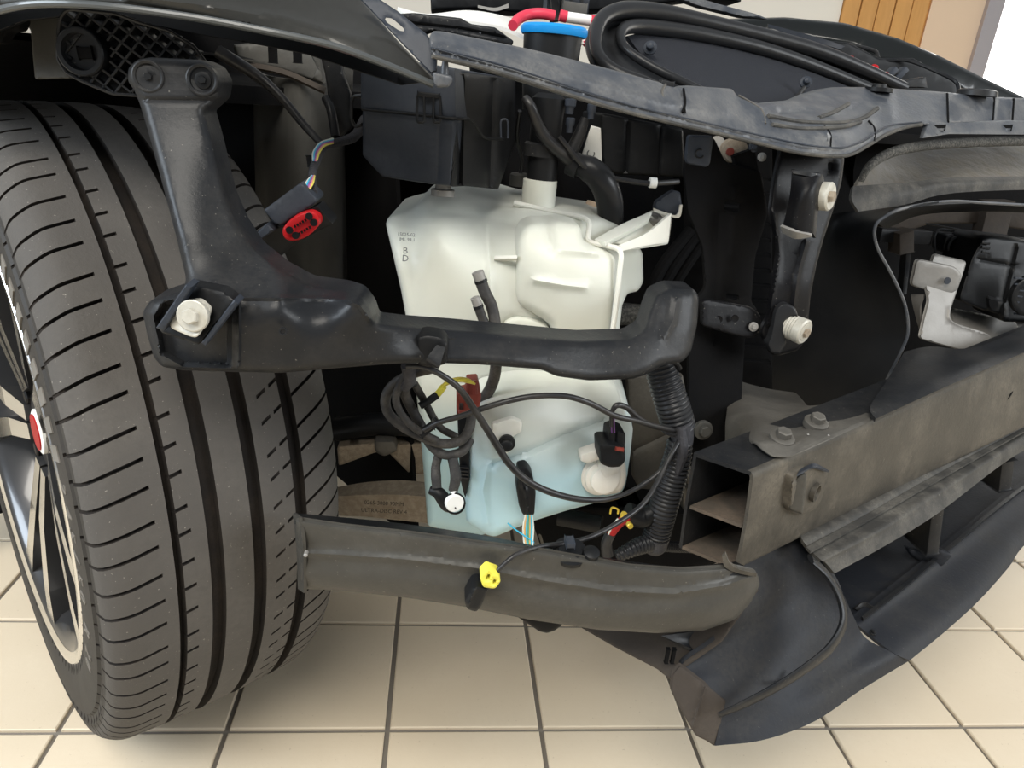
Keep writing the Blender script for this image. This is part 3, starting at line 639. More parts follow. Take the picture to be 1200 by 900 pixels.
# ------------------------------------------------------------ fluid reservoir
def make_tank():
    t = thing('washer_reservoir', P(600, 620, .72), 'milky white plastic washer reservoir holding pale blue fluid, pump on its lower right', 'tank')
    main = [(452, 262), (456, 253), (470, 248), (486, 244), (492, 236), (503, 229), (522, 228), (546, 221), (600, 238), (650, 249), (700, 256), (722, 262), (735, 274), (753, 296), (754, 330), (748, 341), (735, 344), (729, 358), (725, 395), (722, 450), (738, 480), (741, 500), (735, 560), (650, 600), (600, 618), (560, 628), (530, 623), (501, 616), (497, 560), (490, 480), (481, 400), (470, 340)]
    ctrl = [(455, 262, .745), (560, 240, .80), (520, 232, .80), (480, 252, .77), (500, 256, .735), (600, 258, .745), (700, 262, .755), (745, 300, .78), (740, 335, .78), (600, 300, .700), (520, 270, .705), (490, 300, .705), (500, 400, .70), (600, 400, .695), (700, 400, .715), (550, 470, .705), (510, 600, .715), (600, 600, .72), (720, 560, .725)]
    sh = relief('tank_shell', main, ctrl, .10, 'fluid', t, rd=12, rh=.014, rn=4, step=9,
       emb=[([(485, 252), (540, 250), (600, 262)], 6, -.004), ([(487, 262), (480, 300), (487, 400)], 16, -.004), ([(570, 262), (574, 310), (578, 400)], 5, .003),
            ([(555, 400), (600, 372), (640, 385), (650, 400)], 6, -.004)], back=(.1, .95, .05))
    fb = relief('front_bulge', [(607, 280), (613, 266), (622, 261), (648, 260), (653, 258), (680, 263), (683, 284), (712, 294), (722, 302), (720, 340), (714, 395), (712, 402), (648, 402), (645, 380), (630, 370), (606, 356), (603, 345)],
       [(615, 270, .690), (650, 262, .70), (610, 350, .683), (700, 300, .69), (710, 390, .685), (650, 340, .672), (660, 300, .676)], .04, 'tank', t, rd=10, rh=.012, rn=8, step=7,
       emb=[([(627, 328), (660, 334), (686, 337)], 6, .004), ([(645, 290), (655, 293), (700, 296)], 6, .004), ([(640, 262), (648, 290)], 9, -.006)])
    relief('lower_left_bulge', [(590, 376), (605, 370), (625, 373), (641, 380), (650, 395), (650, 402), (590, 402)], [(590, 380, .69), (640, 385, .685)], .03, 'tank', t, rd=7, rn=6, step=6)
    lb = relief('fluid_chamber', [(547, 500), (552, 478), (566, 467), (612, 454), (650, 446), (706, 442), (722, 452), (734, 487), (742, 500), (739, 530), (733, 570), (724, 582), (665, 598), (620, 612), (580, 629), (571, 627), (546, 611), (545, 580)],
       [(550, 500, .645), (570, 480, .640), (700, 455, .690), (735, 500, .672), (600, 500, .628), (660, 480, .655), (560, 600, .640), (580, 615, .632), (720, 570, .660), (650, 560, .632)], .055, 'fluid', t, rd=10, rh=.011, rn=5, step=7,
       emb=[([(578, 543), (620, 528), (660, 510), (706, 493)], 7, -.006), ([(571, 545), (566, 575), (572, 612)], 6, .004), ([(566, 505), (572, 545)], 10, -.004)])
    relief('grommet_plate', [(576, 496), (600, 489), (612, 494), (611, 506), (600, 512), (600, 528), (588, 534), (576, 522)], [(590, 510, .621)], .004, 'tankrib', lb, rd=3, rn=3, step=5)
    lathe('grommet', P(594, 518, .620), (-.1, -1, .1), [(0, .008), (.004, .008), (.005, .0055), (.012, .0055), (.013, .004)], 'plastic_clean', lb, 24)
    # moulded seam running round the right side
    tube('moulded_seam', [(602, 238, .775), (650, 249, .765), (688, 258, .745), (690, 282, .715), (712, 288, .705), (727, 295, .695), (726, 320, .690), (722, 360, .686), (716, 402, .684)], 3.4, 'tankrib', t, 8)
    er = relief('mounting_ear', [(696, 283), (765, 247), (782, 250), (788, 256), (783, 286), (760, 290), (731, 294), (727, 286)], [(700, 283, .715), (765, 249, .80), (785, 285, .79), (731, 292, .715)], .004, 'tank', t, rd=2, rn=2, step=7)
    surf('ear_rib', [[(697, 280, .71), (730, 262, .75), (765, 247, .79)], [(710, 284, .70), (735, 272, .73), (760, 258, .765)]], 'tank', er, .004)
    surf('ear_rib', [[(726, 287, .70), (760, 272, .74), (787, 250, .78)], [(730, 294, .70), (757, 288, .73), (783, 284, .77)]], 'tankrib', er, .004)
    surf('stiffening_fin', [[(579, 303, .69), (606, 303, .68)], [(579, 308, .70), (606, 305, .69)]], 'tankrib', t, .003)
    lathe('filler_neck', P(630, 244, .80), (0, 0, 1), [(-.01, .0205), (.0, .0185), (.03, .0185), (.031, .016)], 'tank', t, 32)
    print_at('printed_code', '15025-02', 476, 275, .690, 4, 'dusty', sh, -3)
    print_at('printed_code', 'IML 93.1', 477, 281, .690, 4, 'dusty', sh, -3)
    for y0, s in ((294, 'B'), (303, 'D')): print_at('printed_mark', s, 475, y0, .690, 8, 'dusty', sh, -3)
    # pump
    pm = lathe('washer_pump', P(703, 556, .650), (.12, -1, .12), [(-.02, .0215), (.004, .0215), (.005, .0185), (.010, .0185), (.011, .0150), (.017, .0145), (.018, .0105), (.0185, .004)], 'pumpw', t, 40)
    relief('pump_bracket', [(680, 533), (705, 524), (716, 528), (716, 534), (688, 543), (680, 540)], [(690, 533, .632)], .014, 'pumpw', pm, rd=3, rn=2, step=5)
    relief('pump_body', [(684, 540), (712, 532), (733, 540), (734, 562), (728, 577), (700, 582), (684, 572)], [(700, 555, .652)], .018, 'pumpw', pm, rd=6, rn=6, step=5)
    relief('pump_outlet', [(701, 545), (722, 538), (727, 552), (706, 568)], [(712, 552, .632)], .02, 'pumpw', pm, rd=6, rn=4, step=5)
make_tank()

# ------------------------------------------------------------ uprights, plates and radiator surround
def make_front_end():
    t = thing('radiator_support_plate', P(845, 590, .80), 'flat steel support plate, blackened to stand for shade, with bolted tab behind the conduit', 'support')
    relief('plate', [(803, 170), (836, 160), (850, 190), (892, 200), (900, 250), (885, 300), (880, 355), (888, 362), (873, 396), (867, 500), (868, 560), (850, 592), (815, 590), (806, 520), (806, 400), (815, 350), (826, 338), (823, 290), (805, 245), (801, 200)],
       [(803, 170, .80), (890, 200, .84), (806, 400, .76), (873, 400, .80), (830, 590, .76)], .004, 'dark', t, rd=3, rn=6, step=10,  # shade under the front frame put into the near-black colour
       emb=[([(840, 250), (836, 330), (835, 400)], 8, -.006), ([(862, 220), (858, 300)], 6, .004)], holes=[[(850, 235), (868, 238), (866, 250), (848, 246)], [(851, 343), (866, 346), (866, 353), (851, 350)]])
    tb = relief('bolted_tab', [(822, 352), (832, 351), (880, 360), (891, 368), (893, 385), (886, 396), (872, 396), (822, 382)], [(825, 360, .748), (890, 380, .765), (870, 362, .762)], .005, 'blackm', t, rd=3, rn=5, step=6)
    bolt(883, 383, .758, 6, 'steel', tb, (0, -1, .1))
    for x, y in ((861, 373), (842, 374)): lathe('pressed_dimple', P(x, y, .752), (0, -1, 0), [(0, .0042), (.0015, .0042), (.001, .0025)], 'blackm', tb, 20)
    for x, y, r in ((824, 504, 13), (815, 556, 12.5)): bolt(x, y, .742, r, 'tower', t, (.1, -1, .1), hr=.6)
    sq = relief('square_clip_plate', [(806, 158), (836, 159), (832, 192), (828, 196), (805, 192), (803, 185)], [(806, 160, .775), (835, 190, .775)], .004, 'slate', t, rd=2, rn=4, step=6)
    a = np.linspace(.5, 5.2, 10); tube('clip_slot', [(820+5*math.cos(k), 180+5*math.sin(k), .771) for k in a], 1.1, 'plastic_clean', sq, 6, 2)

    t = thing('radiator', P(880, 300, 1.05), 'dark radiator and hose cluster half hidden behind the black support plate', 'radiator')
    relief('core', [(800, 150), (905, 170), (905, 460), (860, 455), (800, 400)], [(800, 150, .93), (905, 460, .98)], .04, 'dark', t, rd=3, step=14)
    for k in range(13): pbox('fin', 842, 205+k*18, 903, 210+k*18, 3, .925, .012, 'dark', t, .0005)
    lathe('coil', P(840, 172, .88), (-.4, -.9, .2), [(i*.0016, .0105 if i % 2 else .0085) for i in range(8)], 'steel', t, 20)
    lathe('sensor', P(855, 177, .87), (0, -1, .1), [(0, .014), (.02, .014), (.021, .011)], 'shield', t, 24)
    lathe('sensor_bush', P(855, 178, .848), (0, -1, .1), [(0, .0045), (.003, .0045)], 'brownred', t, 14)
    pbox('slot_panel', 872, 178, 882, 230, 26, .84, .02, 'dark', t, .002)
    bolt(849, 218, .84, 9, 'slate', t); bolt(884, 172, .84, 6, 'slate', t); bolt(893, 184, .83, 5, 'steel', t)
    for k in range(3): tube('coolant_pipe', [(840-k*15, 262+k*4, .95), (800-k*14, 320, .93), (760-k*6, 390, .92)], 6+k, 'dark', t)

    t = thing('headlamp_upright', P(930, 420, .80), 'black steel upright with bent lug, pale bolt above and threaded stud below', 'upright')
    up = relief('upright_plate', [(915, 170), (990, 180), (986, 215), (975, 250), (965, 280), (957, 310), (950, 345), (946, 390), (938, 410), (905, 419), (896, 400), (890, 388), (900, 372), (903, 352), (912, 290), (907, 268), (902, 250), (906, 215)],
        [(915, 175, .80), (988, 185, .83), (905, 250, .775), (975, 250, .80), (912, 300, .77), (895, 390, .755), (945, 390, .77), (930, 330, .762)], .006, 'blackm', t, rd=5, rn=8, step=8,
        emb=[([(945, 283), (935, 320), (930, 360)], 5, .005), ([(900, 380), (912, 300), (908, 250)], 4, .004)], holes=[[(970, 190), (977, 190), (977, 200), (970, 200)]])
    lg = surf('bent_lug', [[(928, 198, .765), (945, 201, .757), (962, 203, .757), (966, 212, .765)], [(926, 225, .762), (940, 226, .744), (954, 222, .744), (962, 228, .757)], [(921, 250, .762), (935, 250, .744), (952, 248, .744), (958, 256, .755)], [(916, 268, .762), (933, 272, .744), (950, 272, .745), (956, 279, .755)]], 'blackm', t, .003, 5)
    surf('torn_edge', [[(914, 265, .757), (930, 271, .738), (952, 276, .742)], [(917, 273, .760), (932, 280, .744), (950, 278, .744)]], 'steel', lg, .003)
    surf('lug_rim', [[(927, 199, .762), (945, 201, .753), (962, 204, .755)], [(929, 203, .759), (945, 206, .752), (960, 209, .754)]], 'plastic', lg, .002)
    lathe('pale_bolt', P(966, 230, .762), (.75, -.8, .1), [(-.004, .0150), (.006, .0150), (.0075, .0135)], 'zinc', t, 36)
    lathe('bolt_head', P(967, 230, .757), (.75, -.8, .1), [(.002, .0062), (.009, .0062), (.010, .0052)], 'shield', t, 6, smooth=0)
    st = lathe('threaded_stud', P(915, 378, .765), (.55, -.8, -.08), [(-.01, .013), (.0, .013)]+[(.001+i*.0016, .0142 if i % 2 else .0130) for i in range(13)]+[(.022, .0145), (.030, .0145), (.0315, .0128)], 'zinc', t, 36)
    c = P(915, 378, .765); ax = np.array([.55, -.8, -.08]); ax /= np.linalg.norm(ax)
    lathe('stud_recess', c+ax*.0305, ax, [(0, .0095), (.0014, .0095), (.0016, .0065)], 'zinc', st, 30)
    lathe('stud_head', c+ax*.031, ax, [(0, .0055), (.004, .0055), (.0045, .0045)], 'shield', st, 6, smooth=0)
    lathe('stud_washer', c-ax*.004, ax, [(-.008, .016), (.002, .016), (.003, .014)], 'zinc', st, 30)
    relief('rubber_clip', [(913, 358), (921, 355), (932, 360), (936, 372), (926, 370), (918, 378), (918, 392), (922, 402), (914, 415), (904, 414), (899, 403), (903, 395), (906, 380), (908, 366)], [(915, 360, .750), (905, 410, .745), (934, 370, .748)], .012, 'gasket', t, rd=3, rn=3, step=5)

    # chassis rail with big bolts behind the beam
    t = thing('chassis_rail', P(930, 510, .85), 'grey dusty pressed steel rail with two large hex bolts behind the crash beam', 'rail')
    relief('rail_top', [(858, 445), (880, 452), (905, 458), (935, 462), (948, 478), (975, 476), (1010, 484), (1030, 489), (1004, 501), (960, 521), (926, 536), (905, 536), (893, 528), (884, 519), (852, 535), (852, 500)],
       [(860, 450, .86), (905, 462, .86), (935, 470, .84), (1004, 500, -.470), (926, 536, -.470), (885, 520, -.470), (955, 505, -.470), (855, 530, .70)], .006, 'rail', t, rd=3, rn=4, step=8,
       emb=[([(868, 500), (900, 490), (925, 470), (938, 465)], 6, -.006), ([(880, 518), (930, 520), (960, 505), (1000, 492)], 4, .003)])
    for x, y, r in ((916, 514, 17), (956, 496, 16)): bolt(x, y, float(P(x, y, -.474)[1]), r, 'rail', t, (0, -.25, 1), hr=.62, hh=.6, fl=.25)
    for x, y in ((947, 509), (971, 510)): lathe('weld_spot', P(x, y, -.474), (0, -.3, 1), [(0, .0012), (.0008, .0005)], 'steel', t, 10)
    relief('side_web', [(800, 570), (830, 575), (840, 590), (870, 600), (880, 640), (830, 615), (800, 600)], [(800, 580, .80), (870, 600, .74)], .01, 'rail', t, rd=3, step=10)
    relief('inner_gusset', [(735, 440), (800, 440), (812, 500), (806, 600), (770, 610), (742, 560), (736, 480)], [(740, 450, .86), (806, 590, .84)], .01, 'rail', t, rd=4, step=14, emb=[([(738, 530), (790, 505)], 6, -.004)])

    # air guide sheet
    t = thing('air_guide_panel', P(1000, 490, .9), 'curved black plastic air guide sheet with its edge highlight coloured pale', 'panel')
    ed = [(1100, 236), (1060, 244), (1034, 256), (1025, 268), (1028, 290), (1045, 322), (1060, 356), (1064, 388), (1056, 412), (1036, 452), (1022, 490)]
    lf = [(960, 252), (962, 256), (960, 262), (955, 275), (945, 300), (930, 330), (915, 360), (900, 390), (888, 420), (880, 445), (880, 462)]
    rows = []
    for (x0, y0), (x1, y1) in zip(lf, ed): rows.append([(x0, y0, 1.00), (x0+(x1-x0)*.3, y0+(y1-y0)*.3, .99), (x0+(x1-x0)*.7, y0+(y1-y0)*.7, .955), (x1, y1, .915)])
    surf('guide_sheet', rows, 'plastic_clean', t, .0025, 4)
    tube('guide_edge_highlight', [(1215, 241, 1.04), (1160, 238, 1.0), (1110, 236, .96)]+[(x, y, .914) for x, y in ed[1:]], 2.0, 'dusty', t, 6)  # highlight on the sheet's edge, put into a paler colour
    surf('guide_roof', [[(1215, 242, 1.04), (1150, 238, .99), (1060, 244, .92), (1028, 262, .915)], [(1215, 250, 1.2), (1150, 248, 1.18), (1080, 252, 1.16), (1040, 268, 1.14)]], 'plastic_clean', t, .0025)
    t = thing('lower_guide_shelf', P(1080, 440, .95), 'grey plastic shelf with rounded nose lying between air guide and crash beam', 'shelf')
    surf('shelf_sheet', [[(1026, 491, -.476), (1100, 457, -.482), (1164, 429, -.489), (1240, 395, -.50)], [(1020, 476, -.478), (1080, 447, -.484), (1155, 423, -.490), (1240, 385, -.50)], [(1038, 448, -.480), (1072, 430, -.484), (1150, 416, -.490), (1240, 374, -.50)], [(1060, 412, -.482), (1090, 406, -.486), (1150, 405, -.492), (1240, 364, -.50)]], 'plastic', t, .004, 5)
    pbox('shelf_clip', 1118, 424, 1158, 423, 5, .94, .01, 'dusty', t, .001)

    # radar / cooling unit at the right
    t = thing('sensor_bracket', P(1110, 415, 1.05), 'bright grey stamped metal bracket with upper tab at the right', 'bracket')
    relief('bracket_plate', [(1094, 297), (1133, 306), (1128, 322), (1114, 362), (1113, 374), (1122, 380), (1158, 391), (1163, 398), (1158, 418), (1120, 409), (1077, 397), (1082, 375), (1088, 352), (1084, 335)], [(1095, 300, 1.08), (1133, 306, 1.085), (1080, 396, 1.02), (1158, 415, 1.02)], .004, 'steel', t, rd=2, rn=5, step=8,
       emb=[([(1114, 362), (1113, 374), (1122, 380), (1158, 391)], 4, .003)])
    relief('upper_tab', [(1074, 303), (1118, 312), (1127, 320), (1123, 338), (1116, 345), (1104, 345), (1067, 335)], [(1074, 305, 1.062), (1125, 335, 1.052)], .005, 'steel', t, rd=3, rn=6, step=7)
    surf('curled_wing', [[(1067, 345, 1.08), (1070, 360, 1.07), (1078, 390, 1.05)], [(1083, 345, 1.06), (1078, 362, 1.055), (1080, 392, 1.045)]], 'steel', t, .003)
    relief('base_plate', [(1115, 361), (1190, 376), (1194, 386), (1188, 408), (1172, 409), (1160, 402), (1116, 380)], [(1115, 365, 1.12), (1190, 380, 1.13), (1180, 408, 1.09)], .004, 'steel', t, rd=2, rn=4, step=8)
    surf('foot_flange', [[(1158, 412, 1.03), (1186, 408, 1.08)], [(1160, 419, 1.02), (1186, 412, 1.06)]], 'steel', t, .003)
    lathe('paint_mark', P(1110, 329, 1.052), (0, -1, .1), [(0, .0055), (.0008, .0055)], 'slate', t, 16)
    t = thing('control_module', P(1165, 370, 1.12), 'black finned electronic module with round grille at the right edge', 'module')
    relief('housing', [(1150, 280), (1160, 277), (1215, 284), (1215, 378), (1174, 377), (1172, 368), (1150, 363), (1124, 352), (1124, 346), (1138, 302)], [(1150, 282, 1.10), (1215, 290, 1.10), (1125, 350, 1.08), (1180, 370, 1.07)], .07, 'plastic_clean', t, rd=4, rn=4, step=7,
       emb=[([(1147, 304), (1190, 312)], 3, -.003), ([(1190, 290), (1172, 368)], 4, -.005), ([(1155, 345), (1180, 354), (1180, 374), (1158, 368)], 3, .005, 'area')])
    g = lathe('grille_ring', P(1208, 345, 1.05), (-.2, -1, .05), [(0, .034), (.012, .034), (.014, .031), (.014, .027), (.008, .027)], 'plastic', t, 48)
    for k in range(7): pbox('grille_bar', 1190, 326+k*7, 1228, 330+k*7, 2, 1.045, .004, 'slate', g, .0003)
    for k in range(3): pbox('cooling_fin', 1151, 284+k*5.5, 1160, 286+k*5.5, 2.5, 1.095, .004, 'plastic', t, .0003)
    t = thing('parking_sensor', P(1125, 302, 1.15), 'small square black sensor with round lens above the grey bracket', 'sensor')
    relief('sensor_housing', [(1109, 274), (1142, 277), (1145, 282), (1140, 303), (1106, 297), (1104, 290)], [(1120, 288, 1.16)], .03, 'plastic', t, rd=4, rn=5, step=6)
    lathe('lens', P(1119, 288, 1.158), (-.05, -1, .1), [(0, .0165), (.006, .0165), (.007, .0135), (.002, .012), (.003, .0085), (.006, .0085), (.006, .005)], 'plastic_clean', t, 32)
    tube('sensor_loop', [(1096, 300, 1.17), (1096, 275, 1.18), (1104, 269, 1.18), (1125, 272, 1.18), (1150, 276, 1.18)], 1.6, 'cable', t)
    t = thing('cooling_pack', P(1120, 400, 1.4), 'dim brown and black grille opening behind the sensor bracket', 'radiator')
    relief('back_panel', [(1000, 200), (1010, 138), (1260, 132), (1260, 430), (1000, 460)], [(1100, 300, 1.5)], .03, 'dark', t, rd=0, step=30)
    pbox('cross_strut', 1032, 276, 1092, 279, 16, 1.32, .03, 'plastic', t); pbox('strut_block', 1063, 272, 1063, 297, 18, 1.30, .04, 'brownp', t)
    pbox('post', 1065, 297, 1060, 345, 6, 1.30, .02, 'plastic', t); pbox('upper_post', 1175, 236, 1165, 275, 34, 1.34, .03, 'brownp', t)
    relief('top_shade', [(1030, 258), (1110, 240), (1240, 243), (1240, 275), (1150, 262), (1090, 262), (1036, 280)], [(1100, 250, 1.36)], .02, 'brownp', t, rd=3, step=12)
    tube('fringe_wire', [(1085, 262, 1.3), (1120, 268, 1.28), (1160, 276, 1.27), (1210, 280, 1.26)], 1, 'cable', t)
    for k in range(6): pbox('lower_slat', 1186, 385+k*5, 1230, 384+k*5, 3, 1.15, .02, 'plastic_clean', t, .0004)
make_front_end()

# ------------------------------------------------------------ upper frame, duct and foam strip
def make_slam():
    t = thing('upper_front_frame', P(800, 150, .8), 'long dusty blue-grey plastic front frame crossing the engine bay to the right edge', 'frame')
    out = [(503, 42), (508, 36), (520, 37), (600, 53), (640, 62), (700, 77), (775, 97), (778, 100), (795, 103), (803, 100), (858, 104), (864, 113), (892, 122), (905, 120), (930, 118), (948, 110), (965, 105), (985, 102), (1030, 102), (1052, 104), (1110, 108), (1150, 113), (1250, 117),
        (1250, 150), (1180, 145), (1120, 144), (1086, 146), (1062, 150), (1038, 160), (1018, 172), (1000, 182), (985, 185), (960, 184), (930, 180), (890, 170), (840, 158), (800, 149), (730, 132), (660, 111), (600, 92), (560, 80), (510, 68), (504, 60)]
    ctrl = [(505, 40, .60), (510, 65, .585), (600, 55, .635), (600, 90, .605), (700, 80, .675), (700, 122, .64), (800, 105, .72), (800, 147, .69), (880, 125, .79), (880, 168, .74), (950, 112, .93), (960, 150, .80), (980, 184, .775), (1050, 104, 1.04), (1040, 158, .88), (1085, 146, .95), (1150, 115, 1.10), (1150, 144, 1.06), (1250, 118, 1.22), (1250, 148, 1.18)]
    b = relief('frame_body', out, ctrl, .022, 'dusty', t, rd=4, rh=.004, rn=3, step=6, seg=6,
       emb=[([(505, 56), (600, 82), (700, 113), (800, 139), (880, 158), (940, 172), (985, 176), (1010, 168), (1040, 150), (1086, 144)], 2.5, .004),
            ([(505, 48), (600, 68), (700, 95), (775, 118), (850, 133)], 9, .005), ([(800, 104), (802, 132)], 2, -.005), ([(905, 135), (950, 142), (1000, 142), (1020, 132), (1028, 125)], 3, .006),
            ([(905, 143), (940, 148), (985, 147), (1010, 140)], 3, .005), ([(958, 138), (980, 130), (994, 122)], 2.5, .006), ([(968, 150), (973, 172)], 2, .004), ([(1022, 143), (1024, 165)], 3, .005), ([(1040, 108), (1045, 140)], 10, .006),
            ([(1110, 110), (1112, 143)], 3, .004), ([(1166, 115), (1164, 143)], 4, .006), ([(1186, 116), (1184, 143)], 3, .005), ([(915, 132), (945, 132)], 4, -.010), ([(925, 156), (990, 160)], 7, .006), ([(866, 114), (890, 128), (897, 142)], 3, .004)])
    bead('lower_lip', [(506, 66), (560, 78), (600, 90), (660, 109), (730, 130), (800, 147), (840, 156), (890, 168), (930, 178), (960, 182), (985, 183), (1000, 180), (1018, 170), (1038, 158), (1062, 149), (1080, 146)], ctrl, 2.2, 'dustyshelf', b, .0)
    bead('ridge_line', [(505, 56), (560, 69), (600, 80), (660, 99), (730, 121), (800, 138), (880, 156), (940, 169), (985, 173), (1010, 165), (1040, 148), (1080, 143)], ctrl, 1.2, 'slate', b, .003)
    for q_ in ([(900, 136), (940, 143), (985, 144), (1010, 139), (1028, 127)], [(905, 146), (940, 151), (985, 149), (1008, 143)], [(960, 138), (978, 131), (994, 122)]): bead('curved_rib', q_, ctrl, 2.6, 'dustyshelf', b, .0035)
    for q_ in ([(966, 148), (973, 158), (973, 173)], [(1018, 142), (1025, 152), (1024, 166)], [(801, 104), (803, 120), (800, 132)], [(1110, 110), (1111, 143)], [(1165, 114), (1163, 143)], [(1188, 116), (1186, 143)]): bead('joint_line', q_, ctrl, 1.4, 'dark', b, .0030)
    for q_ in ([(780, 99), (776, 108), (780, 122)], [(866, 112), (880, 120), (893, 130), (897, 145)]): bead('worn_edge', q_, ctrl, 1.3, 'rail', b, .001)
    fl = relief('clip_flange', [(1080, 162), (1088, 142), (1112, 144), (1180, 141), (1250, 143), (1250, 158), (1112, 157)], [(1085, 150, .945), (1180, 150, 1.07), (1250, 150, 1.15)], .006, 'dusty', t, rd=2, rn=1, step=6)
    for x, w in ((1100, 8), (1180, 6)): 
        y = float(tps([(1085, 150, .945), (1180, 150, 1.07), (1250, 150, 1.15)])(np.array([x]), np.array([150.]))[0])
        pbox('clip_window', x-w, 150, x+w, 150, 7, y-.002, .004, 'dark', fl, .0004); pbox('clip_tongue', x-w+3, 152, x+w-2, 152, 3, y-.003, .004, 'dusty', fl, .0004)
    cp = lathe('push_clip', P(1030, 104, 1.01), (0, 0, 1), [(-.004, .018), (.001, .018), (.0015, .010), (.005, .009), (.006, .007)], 'plastic_clean', t, 20)
    lathe('push_clip', P(1145, 109, 1.10), (0, 0, 1), [(-.004, .028), (.003, .027), (.005, .022)], 'plastic', t, 24)
    pbox('rear_lug', 775, 97, 790, 100, 6, .72, .01, 'plastic', t, .001)
    t = thing('air_intake_duct', P(1100, 245, 1.0), 'dusty bronze-grey moulded duct lip under the foam strip', 'duct')
    relief('duct_wall', [(1003, 216), (1012, 203), (1030, 186), (1060, 172), (1120, 164), (1250, 160), (1250, 222), (1180, 219), (1120, 222), (1060, 233), (1010, 245), (1000, 235)],
       [(1005, 220, .93), (1060, 182, 1.10), (1250, 175, 1.28), (1250, 218, 1.14), (1120, 220, 1.02), (1010, 240, .92)], .005, 'duct', t, rd=2, rn=3, step=7, emb=[([(1010, 222), (1060, 215), (1120, 200), (1250, 196)], 14, -.006)])
    surf('duct_lip', [[(1000, 218, .925), (1060, 214, .97), (1120, 208, 1.02), (1250, 206, 1.14)], [(998, 233, .91), (1060, 226, .955), (1120, 214, 1.0), (1250, 212, 1.12)], [(1006, 248, .91), (1060, 240, .955), (1120, 226, 1.0), (1250, 221, 1.12)]], 'dustyshelf', t, .004)
    tube('grit_foam_strip', [(1009, 213, .90), (1016, 198, .90), (1030, 186, .915), (1050, 177, .94), (1080, 171, .97), (1130, 167, 1.02), (1190, 165, 1.09), (1250, 165, 1.16)], [3.5, 5, 6, 6, 6, 6, 5.5], 'seal', None, 12, label='speckled grey foam sealing strip curving along the duct top', cat='seal')
make_slam()

